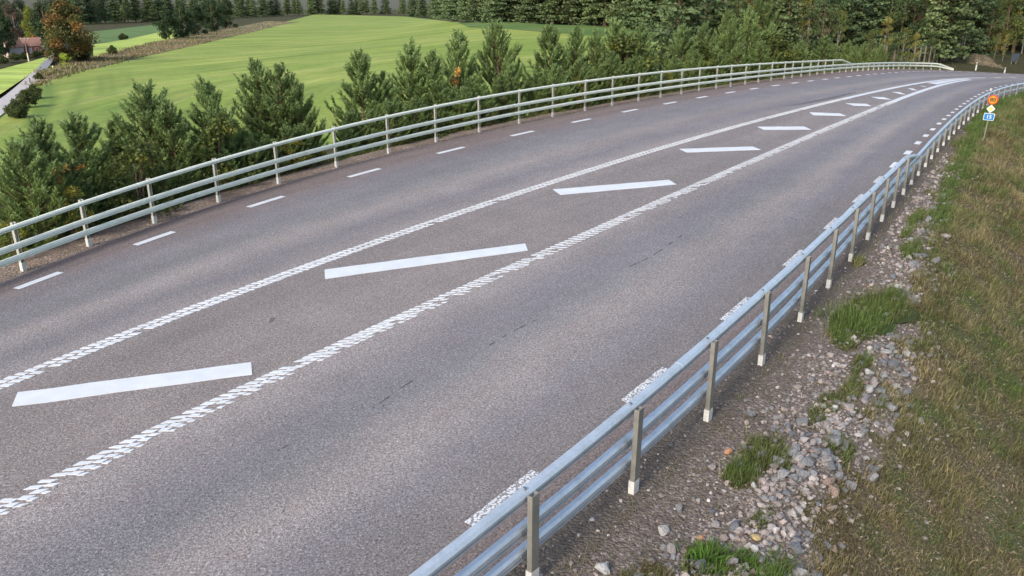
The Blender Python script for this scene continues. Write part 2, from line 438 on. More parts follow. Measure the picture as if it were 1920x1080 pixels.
def mat_metal(name, c0, c1, rough, metallic=0.7):
    m, nt, b = new_mat(name)
    P = pos(nt)
    c = mix(nt, ramp(nt, noise(nt, P, 5.0, 5, 0.7), [(0.3, grey(0)), (0.7, grey(1))]), c0, c1)
    sp = N(nt, 'ShaderNodeTexVoronoi', Scale=70.0); nt.links.new(P, sp.inputs['Vector'])
    c = mix(nt, 0.25, c, mix(nt, 1.0, c, ramp(nt, sp.outputs['Color'], [(0, grey(0.7)), (1, grey(1.25))]), 'MULTIPLY'))
    dirt = ramp(nt, noise(nt, P, 2.3, 5, 0.75), [(0.55, grey(0)), (0.8, grey(0.5))])
    c = mix(nt, dirt, c, (0.20, 0.19, 0.16))
    nt.links.new(c, b.inputs['Base Color'])
    b.inputs['Metallic'].default_value = metallic
    nt.links.new(ramp(nt, noise(nt, P, 9, 3), [(0.3, grey(rough - 0.08)), (0.7, grey(rough + 0.1))]), b.inputs['Roughness'])
    return m


def mat_flat(name, c, rough=0.6, var=0.12, scale=20, spec=0.4):
    m, nt, b = new_mat(name)
    P = pos(nt)
    f = ramp(nt, noise(nt, P, scale, 4, 0.65), [(0.25, grey(1 - var)), (0.75, grey(1 + var))])
    nt.links.new(mix(nt, 1.0, c, f, 'MULTIPLY'), b.inputs['Base Color'])
    b.inputs['Roughness'].default_value = rough
    b.inputs['Specular IOR Level'].default_value = spec
    return m


def mat_foliage(name, rough=0.6, trans=0.25, var=0.25, spec=0.3):
    """Leaf colour from the mesh's own leaf attribute, slightly different per plant."""
    m, nt, b = new_mat(name)
    oi = nt.nodes.new('ShaderNodeObjectInfo')
    c = mix(nt, 1.0, attr(nt, 'Col', 'Color'), ramp(nt, oi.outputs['Random'], [(0, grey(1 - var)), (1, grey(1 + var))]), 'MULTIPLY')
    nt.links.new(c, b.inputs['Base Color'])
    b.inputs['Roughness'].default_value = rough
    b.inputs['Specular IOR Level'].default_value = spec
    if trans:
        t = nt.nodes.new('ShaderNodeBsdfTranslucent'); nt.links.new(c, t.inputs['Color'])
        ms = nt.nodes.new('ShaderNodeMixShader'); ms.inputs[0].default_value = trans
        out = [n for n in nt.nodes if n.type == 'OUTPUT_MATERIAL'][0]
        nt.links.new(b.outputs[0], ms.inputs[1]); nt.links.new(t.outputs[0], ms.inputs[2]); nt.links.new(ms.outputs[0], out.inputs[0])
    return m


def mat_bark(name, c0, c1, scale=14):
    m, nt, b = new_mat(name)
    tc = nt.nodes.new('ShaderNodeTexCoord').outputs['Object']
    mp = N(nt, 'ShaderNodeMapping'); mp.inputs['Scale'].default_value = (1, 1, 0.35); nt.links.new(tc, mp.inputs[0])
    f = noise(nt, mp.outputs[0], scale, 4, 0.7)
    nt.links.new(ramp(nt, f, [(0.35, c0), (0.62, c1)]), b.inputs['Base Color'])
    b.inputs['Roughness'].default_value = 0.85
    return m


def mat_gravel(name, tint=(1, 1, 1), use_mask=False):
    """Pinkish-grey road gravel; with a mask attribute it turns to soil, thatch and moss."""
    m, nt, b = new_mat(name)
    P = pos(nt)
    v1 = N(nt, 'ShaderNodeTexVoronoi', Scale=26.0); nt.links.new(P, v1.inputs['Vector'])
    v2 = N(nt, 'ShaderNodeTexVoronoi', Scale=55.0); nt.links.new(P, v2.inputs['Vector'])
    sep = N(nt, 'ShaderNodeSeparateColor'); nt.links.new(v1.outputs['Color'], sep.inputs[0])
    c1 = ramp(nt, sep.outputs[0], [(0.0, (0.150, 0.122, 0.104)), (0.4, (0.190, 0.154, 0.132)), (0.75, (0.222, 0.180, 0.156)), (0.93, (0.28, 0.235, 0.21)), (1.0, (0.40, 0.36, 0.33))])
    fine = ramp(nt, v2.outputs['Color'], [(0, grey(0.75)), (1, grey(1.25))])
    c = mix(nt, 1.0, c1, fine, 'MULTIPLY')
    c = mix(nt, 1.0, c, ramp(nt, v1.outputs['Distance'], [(0.0, grey(1.12)), (0.6, grey(0.75))]), 'MULTIPLY')
    soil = ramp(nt, noise(nt, P, 1.7, 5, 0.65), [(0.42, grey(0)), (0.62, grey(1))])
    c = mix(nt, maths(nt, 'MULTIPLY', soil, 0.6), c, mix(nt, 1.0, (0.105, 0.088, 0.072), fine, 'MULTIPLY'))
    c = mix(nt, 1.0, c, tint, 'MULTIPLY')
    h = maths(nt, 'ADD', maths(nt, 'MULTIPLY', v1.outputs['Distance'], -1.0), maths(nt, 'MULTIPLY', v2.outputs['Distance'], -0.5))
    if use_mask:
        so = maths(nt, 'ADD', attr(nt, 'soil'), maths(nt, 'MULTIPLY', maths(nt, 'SUBTRACT', noise(nt, P, 4.0, 4, 0.7), 0.5), 0.8))
        c = mix(nt, ramp(nt, so, [(0.40, grey(0)), (0.80, grey(0.6))]), c, mix(nt, 1.0, (0.095, 0.08, 0.062), fine, 'MULTIPLY'))
        g = attr(nt, 'turf')
        gn = maths(nt, 'ADD', g, maths(nt, 'MULTIPLY', maths(nt, 'SUBTRACT', noise(nt, P, 5.0, 5, 0.7), 0.5), 0.7))
        tf = ramp(nt, gn, [(0.40, grey(0)), (0.60, grey(1))])
        th = ramp(nt, noise(nt, P, 22, 4, 0.7), [(0.25, (0.030, 0.026, 0.014)), (0.42, (0.085, 0.070, 0.040)), (0.58, (0.150, 0.120, 0.075)), (0.72, (0.24, 0.20, 0.135))])
        gr = attr(nt, 'green')
        th = mix(nt, maths(nt, 'MULTIPLY', gr, 0.6), th, mix(nt, 1.0, (0.06, 0.10, 0.03), ramp(nt, noise(nt, P, 30, 3), [(0.3, grey(0.4)), (0.7, grey(1.5))]), 'MULTIPLY'))
        c = mix(nt, tf, c, th)
    nt.links.new(c, b.inputs['Base Color'])
    b.inputs['Roughness'].default_value = 0.9
    b.inputs['Specular IOR Level'].default_value = 0.15
    bump(nt, b, h, 0.02, 0.9)
    return m


M = {
    'asphalt': mat_asphalt(),
    'paint': mat_paint('white_road_paint'),
    'paint_worn': mat_paint('worn_road_paint', 0.35),
    'paint_rough': mat_paint('rough_edge_paint', 0.69),
    'galv': mat_metal('galvanised_rail', (0.46, 0.51, 0.55), (0.58, 0.63, 0.67), 0.38, 0.5),
    'galv_pale': mat_metal('weathered_rail', (0.60, 0.635, 0.535), (0.72, 0.75, 0.64), 0.7, 0.0),
    'post': mat_metal('post_steel', (0.17, 0.165, 0.145), (0.25, 0.24, 0.21), 0.6, 0.3),
    'post_pale': mat_metal('pale_post_steel', (0.34, 0.34, 0.30), (0.44, 0.44, 0.39), 0.6, 0.3),
    'bolt': mat_metal('bolt_steel', (0.16, 0.17, 0.18), (0.25, 0.26, 0.27), 0.5, 0.6),
    'white': mat_flat('white_plastic', (0.52, 0.51, 0.47), 0.6, 0.2, 30),
    'crack': mat_flat('dark_crack', (0.058, 0.053, 0.055), 0.9), 'dark': mat_flat('dark_plastic', (0.03, 0.03, 0.03), 0.6),
    'gravel': mat_gravel('road_gravel'),
    'verge_gravel': mat_gravel('verge_gravel', (1.45, 1.36, 1.26)),
    'bank': mat_gravel('embankment_ground', (1, 1, 1), True),
    'blade': mat_foliage('grass_blades', 0.7, 0.2, 0.05, 0.15),
    'needle': mat_foliage('pine_needles', 0.6, 0.28, 0.15, 0.3),
    'leaf': mat_foliage('broad_leaves', 0.6, 0.3, 0.15, 0.25),
    'spruce': mat_foliage('spruce_needles', 0.7, 0.1, 0.22, 0.2),
    'pine_bark': mat_bark('pine_bark', (0.085, 0.055, 0.038), (0.19, 0.12, 0.075)),
    'birch_bark': mat_bark('birch_bark', (0.11, 0.10, 0.09), (0.36, 0.34, 0.30), 9),
    'wood': mat_flat('grey_wood', (0.165, 0.145, 0.115), 0.85, 0.25),
}

# ------------------------------------------------------------------ the lie of the land
def zfield(x, y):
    x = np.asarray(x, float); y = np.asarray(y, float)
    k = 0.012 + 0.026 * smoothstep(5, -45, x)
    return -4.6 - k * np.maximum(0, y - 60) + 0.06 * (vnoise(x / 23, y / 23, 3) - 0.5) * smoothstep(60, 90, y)


def bank_prof(w):
    w = np.maximum(w, 0)
    return -0.04 * np.minimum(w, 1.3) - 0.42 * np.clip(w - 1.3, 0, 0.8) - 0.66 * np.clip(w - 2.1, 0, 7.0) - 0.05 * np.clip(w - 9.1, 0, 50)


def zground(x, y):
    x = np.atleast_1d(np.asarray(x, float)); y = np.atleast_1d(np.asarray(y, float))
    xy = np.stack([x, y], 1)
    sl, wl = LBc.near(xy)
    dl = -wl                                   # metres beyond the left railing
    sr, wr = RBc.near(xy)
    q = LBc.at(np.clip(sl, 0, LBc.L)); zl = zroad(q[:, 0], q[:, 1])
    zf = zfield(x, y)
    r = smoothstep(1, 15, x - 0.2 * y) * smoothstep(20, 34, y) * (dl > -1)
    hill = np.minimum(zl - 0.55 + 0.10 * np.clip(dl - 3, 0, 60), zl + 7)
    zf = zf * (1 - r) + hill * r
    slope = zl - 0.12 - 0.52 * np.maximum(dl - 0.75, 0) + 0.12 * (vnoise(x * 1.3, y * 1.3, 5) - 0.5)
    z = np.maximum(zf, slope)
    q2 = RBc.at(np.clip(sr, 0, RBc.L)); zr = zroad(q2[:, 0], q2[:, 1])
    right = wr > -0.5
    z = np.where(right, np.minimum(zr + bank_prof(wr) - 0.25 - 0.15 * np.clip(wr, 0, 2), 50), z)
    z = z - 0.6 * smoothstep(55, 85, y) * (1 - r) * (~right) * (dl > 8)
    road = (dl < 0.2) & (wr < 0.0)
    z = np.where(road, np.minimum(z, zroad(x, y) - 0.3), z)
    return z


def survey(px, py, zf=zfield):
    """Plan position of a ground point sighted from the camera mast (pixels of the 1920 x 1080 sight)."""
    q = np.array([(px - 960) / 1000.0, (py - 540) / 1000.0])
    c, s = math.cos(PITCH), math.sin(PITCH)
    d = np.array([q[0], 1.6 * c - q[1] * s, -1.6 * s - q[1] * c])
    t = np.concatenate([np.linspace(4, 120, 800), np.linspace(121, 700, 1200)])
    p = d[None] * t[:, None] / 1.6
    g = p[:, 2] + CAM_H - zf(p[:, 0], p[:, 1])
    i = int(np.argmax(g < 0))
    if g[i] >= 0: i = len(g) - 1
    f = g[i - 1] / (g[i - 1] - g[i] + 1e-9)
    w = p[i - 1] + (p[i] - p[i - 1]) * min(max(f, 0), 1)
    return float(w[0]), float(w[1])


def top_height(x, y, py):
    """Height above datum at plan (x, y) that a sight at row py meets."""
    c, s = math.cos(PITCH), math.sin(PITCH)
    v = (540 - py) / 1600.0
    # (z-h): depth d = y*c - dz*s ; up u = y*s + dz*c ; u/d = v
    dz = y * (v * c - s) / (c + v * s)
    return CAM_H + dz


def beside(px, Y, z):
    """x of a point at distance Y ahead and height z seen in column px."""
    d = Y * math.cos(PITCH) - (z - CAM_H) * math.sin(PITCH)
    return (px - 960) / 1600.0 * d


# ------------------------------------------------------------------ ground sheet
def stretch(lo, hi, near_lo, near_hi, step):
    mid = np.arange(near_lo, near_hi + step, step)
    def outw(a, b, n=26):
        t = np.linspace(0, 1, n)[1:]
        return a + (b - a) * t ** 2.6
    return np.concatenate([outw(near_lo, lo)[::-1], mid, outw(near_hi, hi)])


gx = stretch(-900, 900, -45, 75, 0.9)
gy = stretch(-60, 1500, -12, 105, 0.9)
GX, GY = np.meshgrid(gx, gy, indexing='ij')
GZ = zground(GX.ravel(), GY.ravel())
_s, _w = LBc.near(np.stack([GX.ravel(), GY.ravel()], 1))


def mat_ground():
    m, nt, b = new_mat('rough_ground')
    P = pos(nt)
    n1 = noise(nt, P, 1.1, 6, 0.7); n2 = noise(nt, P, 9, 5, 0.75)
    c = ramp(nt, n2, [(0.28, (0.022, 0.022, 0.012)), (0.45, (0.045, 0.050, 0.020)), (0.62, (0.085, 0.085, 0.036)), (0.8, (0.15, 0.125, 0.065))])
    c = mix(nt, ramp(nt, n1, [(0.45, grey(0)), (0.65, grey(0.8))]), c, mix(nt, 1.0, (0.10, 0.075, 0.05), ramp(nt, n2, [(0.3, grey(0.4)), (0.7, grey(1.4))]), 'MULTIPLY'))
    nt.links.new(c, b.inputs['Base Color']); b.inputs['Roughness'].default_value = 0.95
    b.inputs['Specular IOR Level'].default_value = 0.1
    bump(nt, b, n2, 0.12, 1.0)
    return m


ground = link('ground', np_mesh('ground', np.c_[GX.ravel(), GY.ravel(), GZ], grid_faces(len(gx), len(gy)), mat_ground(), True))
tag(ground, kind='structure')


def sheet(name, xy_grid, mat, lift=0.04, attrs=None, zf=zfield):
    g = np.asarray(xy_grid, float); n, m = g.shape[:2]
    if attrs is None: attrs = {'row': g[..., 1].ravel(), 'alongrow': g[..., 0].ravel()}
    z = zf(g[..., 0].ravel(), g[..., 1].ravel()) + lift
    o = link(name, np_mesh(name, np.c_[g.reshape(-1, 2), z], grid_faces(n, m), mat, True, attrs=attrs))
    return tag(o, kind='structure')


def between(a, b, n, m):
    """Grid ruled between two sighted edges given as pixel lists."""
    def res(l):
        p = np.array([survey(*q) for q in l]); s = np.concatenate([[0], np.cumsum(np.linalg.norm(np.diff(np.array(l, float), axis=0), axis=1))])
        t = np.linspace(0, s[-1], n)
        return np.stack([np.interp(t, s, p[:, 0]), np.interp(t, s, p[:, 1])], 1)
    A, B = res(a), res(b)
    f = np.linspace(0, 1, m)[None, :, None]
    return A[:, None] * (1 - f) + B[:, None] * f


def mat_field(name, c0, c1, c2, stripes=1.0):
    m, nt, b = new_mat(name)
    P = pos(nt)
    cx = N(nt, 'ShaderNodeCombineXYZ'); nt.links.new(attr(nt, 'alongrow'), cx.inputs[0]); nt.links.new(attr(nt, 'row'), cx.inputs[1])
    mp = N(nt, 'ShaderNodeMapping'); mp.inputs['Scale'].default_value = (0.045, 1.0, 1.0)
    nt.links.new(cx.outputs[0], mp.inputs[0])
    st = noise(nt, mp.outputs[0], 0.22, 5, 0.65)
    fine = noise(nt, P, 1.2, 6, 0.7)
    big = noise(nt, P, 0.045, 3, 0.5)
    c = ramp(nt, st, [(0.38, c0), (0.46, c1), (0.53, c1), (0.61, c2)])
    st2 = noise(nt, mp.outputs[0], 0.55, 4, 0.6)
    c = mix(nt, 1.0, c, ramp(nt, st2, [(0.38, grey(0.76)), (0.46, grey(0.98)), (0.54, grey(1.02)), (0.62, grey(1.2))]), 'MULTIPLY')
    c = mix(nt, ramp(nt, big, [(0.35, grey(0)), (0.7, grey(0.5 * stripes))]), c, c2)
    c = mix(nt, 1.0, c, ramp(nt, fine, [(0.25, grey(0.78)), (0.75, grey(1.2))]), 'MULTIPLY')
    c = mix(nt, 1.0, c, ramp(nt, noise(nt, P, 0.09, 4, 0.6), [(0.35, (0.86, 0.92, 0.86)), (0.65, (1.12, 1.05, 1.05))]), 'MULTIPLY')
    tr = attr(nt, 'track')
    c = mix(nt, tr, c, c0)
    nt.links.new(c, b.inputs['Base Color']); b.inputs['Roughness'].default_value = 0.8
    b.inputs['Specular IOR Level'].default_value = 0.15
    bump(nt, b, fine, 0.05, 0.4)
    return m


M['field'] = mat_field('mown_field', (0.120, 0.185, 0.034), (0.200, 0.268, 0.046), (0.285, 0.325, 0.085))
M['field_far'] = mat_field('far_field', (0.075, 0.13, 0.04), (0.095, 0.165, 0.045), (0.13, 0.18, 0.06))
M['field_bright'] = mat_field('sunlit_grass_tint', (0.28, 0.36, 0.07), (0.36, 0.45, 0.09), (0.42, 0.49, 0.13))  # grass in sun through cloud gaps; the sunlight is put into the paler colour

# mown field: columns by bearing, from beyond the pines out to the tan verge
cols = np.concatenate([np.linspace(-40, 60, 16), np.linspace(80, 1420, 130)])
lower_edge = [(-60, 214), (0, 190), (62, 163), (90, 149), (150, 132), (200, 121), (262, 106), (330, 91), (400, 75), (470, 58), (530, 42), (590, 27), (760, 31), (900, 47), (1010, 58), (1100, 62), (1260, 76), (1420, 84)]
lex, ley = np.array(lower_edge, float).T
NB = 150
fg = np.zeros((len(cols), NB, 2)); trk = np.zeros((len(cols), NB))
for i, px in enumerate(cols):
    xf, yf = survey(px, float(np.interp(px, lex, ley)))
    xn, yn = survey(px, 335 - 0.10 * max(px, 0))
    yn = min(yn, yf - 3)
    f = np.linspace(0, 1, NB) ** 1.35
    fg[i, :, 1] = yn + (yf - yn) * f; fg[i, :, 0] = fg[i, :, 1] * (xf / yf)
# tyre tracks pressed into the grass near the lane, and tramlines
def add_track(pixels, wid, amt):
    global trk
    p = np.array([survey(*q) for q in pixels]); c = Curve(p)
    s, w = c.near(fg.reshape(-1, 2))
    inside = (s > 0) & (s < c.L)
    trk = np.maximum(trk, (amt * np.exp(-(w / wid) ** 2) * inside).reshape(trk.shape))
for pts, wd, am in (([(78, 162), (82, 185), (66, 215), (52, 240)], .45, .9), ([(92, 160), (99, 185), (84, 215), (72, 245)], .45, .9),
                    ([(150, 152), (152, 168), (140, 190), (120, 215)], .5, .6), ([(190, 140), (192, 160), (186, 180)], .5, .5), ([(208, 138), (212, 158), (208, 180)], .5, .5),
                    ([(232, 132), (240, 150), (238, 165)], .5, .45)):
    add_track(pts, wd, am)
field = sheet('field', fg, M['field'], 0.03, {'track': trk.ravel(), 'row': np.hypot(fg[:, :, 0] - 8, (fg[:, :, 1] - 74) / 1.4).ravel(), 'alongrow': (60 * np.arctan2((fg[:, :, 1] - 74) / 1.4, 8 - fg[:, :, 0])).ravel()})

# the far fields, verge and lane
sheet('sunlit_field', between([(175, 84), (240, 74), (302, 60), (330, 52)], [(175, 112), (205, 101), (262, 86), (340, 69)], 30, 16), M['field_bright'], 0.06)  # sunlit patch beyond the verge, its brightness painted in the base colour
sheet('far_field', between([(150, 62), (240, 52), (330, 42)], [(170, 88), (240, 76), (335, 56)], 24, 12), M['field_far'], 0.05)
sheet('far_field', between([(860, 44), (1010, 46), (1160, 50), (1270, 56)], [(880, 52), (1010, 60), (1160, 70), (1270, 80)], 24, 10), M['field_far'], 0.08)
sheet('sunlit_field', between([(-60, 147), (0, 131), (60, 115), (101, 103)], [(-60, 214), (0, 178), (42, 150), (95, 112)], 30, 16), M['field_bright'], 0.05)  # sunlit patch by the lane, lit by colour in the same way


def mat_verge():
    m, nt, b = new_mat('dry_verge')
    P = pos(nt)
    n2 = noise(nt, P, 1.6, 6, 0.72)
    c = ramp(nt, n2, [(0.28, (0.090, 0.078, 0.032)), (0.5, (0.215, 0.165, 0.082)), (0.72, (0.34, 0.255, 0.145))])
    c = mix(nt, ramp(nt, noise(nt, P, 0.35, 4), [(0.45, grey(0)), (0.7, grey(0.7))]), c, (0.085, 0.12, 0.045))
    nt.links.new(c, b.inputs['Base Color']); b.inputs['Roughness'].default_value = 0.9
    bump(nt, b, n2, 0.3, 1.0)
    return m


M['verge'] = mat_verge()
vg = between([(80, 136), (115, 123), (150, 117), (180, 107), (205, 101), (262, 86), (300, 77), (360, 69), (420, 56), (500, 40)],
             [(60, 166), (90, 151), (150, 134), (200, 123), (262, 108), (330, 93), (400, 77), (470, 61), (530, 46), (560, 42)], 60, 10)
sheet('grass_verge', vg, M['verge'], 0.09)
def verge_grass(n):
    i = RNG.integers(0, vg.shape[0] - 1, n); j = RNG.integers(0, vg.shape[1] - 1, n); a = RNG.random((n, 1)); b = RNG.random((n, 1))
    p = vg[i, j] * (1 - a) * (1 - b) + vg[i + 1, j] * a * (1 - b) + vg[i, j + 1] * (1 - a) * b + vg[i + 1, j + 1] * a * b
    p = p + RNG.normal(0, .5, (n, 2)); h = RNG.uniform(.12, .42, n) * (.5 + vnoise(p[:, 0] * .3, p[:, 1] * .3, 71))
    ang = RNG.random(n) * 6.283; sd = np.stack([np.cos(ang), np.sin(ang), 0 * ang], 1) * RNG.uniform(.05, .14, (n, 1))
    base = np.c_[p, zfield(p[:, 0], p[:, 1])]; tip = base + np.c_[RNG.normal(0, .2, (n, 2)), h]
    v = np.stack([base - sd, base + sd, tip], 1).reshape(-1, 3)
    pal = np.array([(.27, .205, .115), (.20, .16, .08), (.12, .14, .045), (.32, .25, .15), (.11, .15, .04)])
    t = np.clip((vnoise(p[:, 0] * .12, p[:, 1] * .12, 72) * 4 + RNG.normal(0, .8, n)).astype(int), 0, 4)
    c = np.repeat(pal[t] * RNG.uniform(.7, 1.25, (n, 1)), 3, 0)
    tag(link('verge_grass', np_mesh('verge_grass', v, np.arange(3 * n).reshape(-1, 3), M['blade'], False, c)), 'tall dry grass along the tan verge beyond the mown field', 'grass', kind='stuff')


verge_grass(17000)
M['lane_gravel'] = mat_flat('pale_lane_gravel', (0.42, 0.38, 0.36), 0.9, 0.18, 3)
M['lane_tar'] = mat_flat('lane_asphalt', (0.24, 0.24, 0.26), 0.85, 0.15, 3)
sheet('lane', between([(101, 103), (94, 108), (82, 117), (62, 136)], [(107, 103), (104, 108), (98, 117), (88, 132)], 14, 4), M['lane_tar'], 0.10)
sheet('lane', between([(62, 136), (40, 156), (10, 181), (-60, 232)], [(88, 132), (76, 146), (46, 186), (-40, 262)], 24, 4), M['lane_gravel'], 0.105)

# ------------------------------------------------------------------ road
ref = RIc
st = np.arange(1.0, RIc.L - 4, 0.5)
cm, ct = ref.at(st), ref.tan(st)
cn = np.stack([ct[:, 1], -ct[:, 0]], 1)
def cross(curve):
    """Offsets (to the right) at which the normals of the reference line meet a curve."""
    out = np.empty(len(st))
    for i in range(len(st)):
        v = curve.p - cm[i]
        a = v @ ct[i]; w = v @ cn[i]
        k = np.where((a[:-1] <= 0) & (a[1:] > 0))[0]
        if len(k):
            k = k[np.abs(w[k]).argmin()]
            f = -a[k] / (a[k + 1] - a[k]); out[i] = w[k] + (w[k + 1] - w[k]) * f
        else:
            k = np.abs(a).argmin(); out[i] = w[k]
    return out
keys = [cross(c) for c in (ALc, LDc, LIc, RIc, RDc, ARc)]
keys = np.stack(keys, 1)
keys[:, 2] = np.minimum(keys[:, 2], -0.05)
us = np.array([0, .2, .4, .6, .8, 1.0])
fine_u = np.linspace(0, 1, 31)
offs = np.stack([np.interp(fine_u, us, k) for k in keys])
rx = cm[:, None, 0] + cn[:, None, 0] * offs; ry = cm[:, None, 1] + cn[:, None, 1] * offs
rz = zroad(rx, ry)
road_v = np.stack([rx, ry, rz], -1).reshape(-1, 3)
road = link('road', np_mesh('road', road_v, grid_faces(len(st), 31)[:, ::-1], M['asphalt'], True, attrs={'lane': np.tile(fine_u, len(st)), 'along': np.repeat(st, 31)}))
tag(road, kind='structure')

def flat_patch(polys, lift, thick=0.003):
    mb = MB()
    for p in polys:
        p = np.asarray(p, float); z = zroad(p[:, 0], p[:, 1])
        mb.prism(p, z + lift - thick, z + lift)
    return mb

# edge dashes on the far (field) side
dl = np.array(LEFT_DASH); sdl, _ = LDc.near(dl)
gap = np.gradient(sdl)
for i, (s0, g) in enumerate(zip(sdl, gap)):
    L = g * 0.335
    ss = np.linspace(s0 - L / 2, s0 + L / 2, 5)
    wd = 0.075 + 0.03 * min(i / 20, 1)
    a = LDc.off(ss, np.full(5, -wd)); b_ = LDc.off(ss[::-1], np.full(5, wd))
    flat_patch([np.concatenate([a, b_])], 0.006).build('edge_dash', M['paint'], road)
for s0 in np.arange(sdl[-1] + gap[-1], sdl[-1] + 22, 1.15):
    a = LDc.off(np.array([s0 - .2, s0 + .2]), np.full(2, -.1)); b_ = LDc.off(np.array([s0 + .2, s0 - .2]), np.full(2, .1))
    flat_patch([np.concatenate([a, b_])], 0.006).build('edge_dash', M['paint'], road)
for k in (1, 2, 3):
    s0 = sdl[0] - 2.6 * k
    a = LDc.off(np.array([s0 - .45, s0 + .45]), np.full(2, -.075)); b_ = LDc.off(np.array([s0 + .45, s0 - .45]), np.full(2, .075))
    flat_patch([np.concatenate([a, b_])], 0.006).build('edge_dash', M['paint'], road)

# worn edge dashes along the near guardrail: paint with gaps between rough ribs
dr = np.array(RIGHT_DASH_CORNER); sdr, _ = RDc.near(dr)
gapr = np.gradient(sdr)
starts = list(zip(sdr, gapr))
sx = sdr[-1]; gx_ = gapr[-1]
while sx < RDc.L - 10:
    sx += gx_; starts.append((sx, gx_)); gx_ = min(gx_ * 1.02, 1.5)
starts = [(sdr[0] - 3.1, 3.1)] + starts
for i, (s0, g) in enumerate(starts):
    L = g * (0.37 if i < 9 else 0.30); dw = float(np.interp(i, [0, 5, 11, 18], [.16, .15, .12, .09]))
    mb = MB()
    nr = 12 if i < 9 else 1
    for k in range(nr):
        a0 = s0 + L * k / nr; a1 = s0 + L * (k + 1) / nr - (0.006 if nr > 1 else 0)
        j = RNG.normal(0, 0.003, 4) if nr > 1 else np.zeros(4)
        p = np.concatenate([RDc.off(np.array([a0, a1]), np.array([j[0], j[1]]) - np.interp(i, [0, 6, 12], [.095, .07, .03])), RDc.off(np.array([a1, a0]), np.array([dw + j[2], dw + j[3]]))])
        z = zroad(p[:, 0], p[:, 1]); mb.prism(p, z + .001, z + .007)
    mb.build('edge_dash', M['paint_rough'] if i < 8 else M['paint'], road)

# hatch bars of the ghost island
for q in HATCH:
    q = np.array(q)
    n = 8
    f = np.linspace(0, 1, n)[:, None]
    a = q[0] + (q[3] - q[0]) * f; b_ = q[1] + (q[2] - q[1]) * f
    jit = RNG.normal(0, 0.008, (n, 2))
    poly = np.concatenate([a + jit, (b_ + RNG.normal(0, 0.008, (n, 2)))[::-1]])
    mb = MB(); z = zroad(poly[:, 0], poly[:, 1]); k = len(poly)
    v = np.concatenate([np.c_[poly, z + .001], np.c_[poly, z + .009]])
    quads = [[i, (i + 1) % k, k + (i + 1) % k, k + i] for i in range(k)] + [[k + i, k + i + 1, 2 * k - 2 - i, 2 * k - 1 - i] for i in range(n - 1)]
    mb.add(v, quads)
    mb.build('hatch_bar', M['paint'], road)

# solid nose of the island, filling the wedge between the two profiled lines
ns, _ = LIc.near(np.array(NOSE[:1])); 
s0 = float(ns[0])
ss = np.linspace(s0, LIc.L - 22, 14)
pa = LIc.off(ss, np.full(14, 0.22))
sr_, wr_ = RIc.near(pa)
pb = RIc.off(sr_ - 0.6 * np.clip((ss[-1] - ss) / (ss[-1] - ss[0]), 0, 1), np.full(14, -0.22))
ok = wr_ < -0.3
pa, pb = pa[ok], pb[ok]
if len(pa) > 1:
    zc = zroad(pa[:, 0], pa[:, 1]) + .007; zd = zroad(pb[:, 0], pb[:, 1]) + .007
    v = np.concatenate([np.c_[pa, zc], np.c_[pb, zd]]); n = len(pa)
    mb = MB(); mb.add(v, [[i, n + i, n + i + 1, i + 1] for i in range(n - 1)])
    mb.build('island_nose', M['paint'], road)

# profiled lines: ribs of thermoplastic blocks laid askew
def profiled_line(curve, s_first, n_single, cols_, skew0, skew1, s_solid, s_stop):
    """cols_: list of (w0, w1, present-chance); the first ribs are single blocks, the rest one joined part."""
    rest = MB(); s = s_first; i = 0
    while s < s_solid:
        skew = np.interp(s, [s_first, s_first + 14], [skew0, skew1])
        for c, (w0, w1, ch) in enumerate(cols_):
            jw = RNG.normal(0, 0.006, 4); js = RNG.normal(0, 0.008, 4)
            if RNG.random() > ch: continue
            f0 = (w0 + 0.14) / 0.28; f1 = (w1 + 0.14) / 0.28
            th = (0.080 if i < 60 else 0.066) - 0.016 * (c == 2)
            sa = np.array([s + skew * f0, s + skew * f1, s + skew * f1 + th, s + skew * f0 + th]) + js + (0.03 if c == 1 else 0)
            p = curve.off(sa, np.array([w0, w1, w1, w0]) + jw)
            z = zroad(p[:, 0], p[:, 1])
            if i < n_single:
                mb = MB(); mb.prism(p, z + .001, z + .010)
                mb.build('marking_block', M['paint'], road)
            else:
                rest.prism(p, z + .001, z + .010)
        s += 0.14 if i < 60 else min(0.15 + (i - 60) * .0006, .21); i += 1
    o = rest.build('marking_blocks', M['paint'], road)
    o['kind'] = 'stuff'
    ss = np.append(np.arange(s_solid, s_stop, 0.5), s_stop)
    a = curve.off(ss, np.full(len(ss), -0.13)); b_ = curve.off(ss, np.full(len(ss), 0.13))
    n = len(ss)
    v = np.concatenate([np.c_[a, zroad(a[:, 0], a[:, 1]) + .006], np.c_[b_, zroad(b_[:, 0], b_[:, 1]) + .006]])
    mb = MB(); mb.add(v, [[i, n + i, n + i + 1, i + 1] for i in range(n - 1)])
    mb.build('island_line', M['paint'], road)
sL, _ = LIc.near(np.array([(-6.9, 10.0)])); sR, _ = RIc.near(np.array([(-5.6, 6.8)]))
sL2, _ = LIc.near(np.array([(14.8, 38.5)])); sR2, _ = RIc.near(np.array([(16.5, 37.5)]))
profiled_line(LIc, float(sL[0]) - 1.5, 76, [(-0.135, -0.012, 1.0), (0.012, 0.135, .97)], 0.16, 0.30, float(sL2[0]), float(LIc.near(np.array([(30.4, 55.6)]))[0][0]))
profiled_line(RIc, float(sR[0]) - 1.5, 54, [(-0.14, -0.02, .97), (-0.015, 0.075, .93), (0.09, 0.145, .8)], 0.19, 0.36, float(sR2[0]), float(RIc.near(np.array([(27.6, 52.2)]))[0][0]))
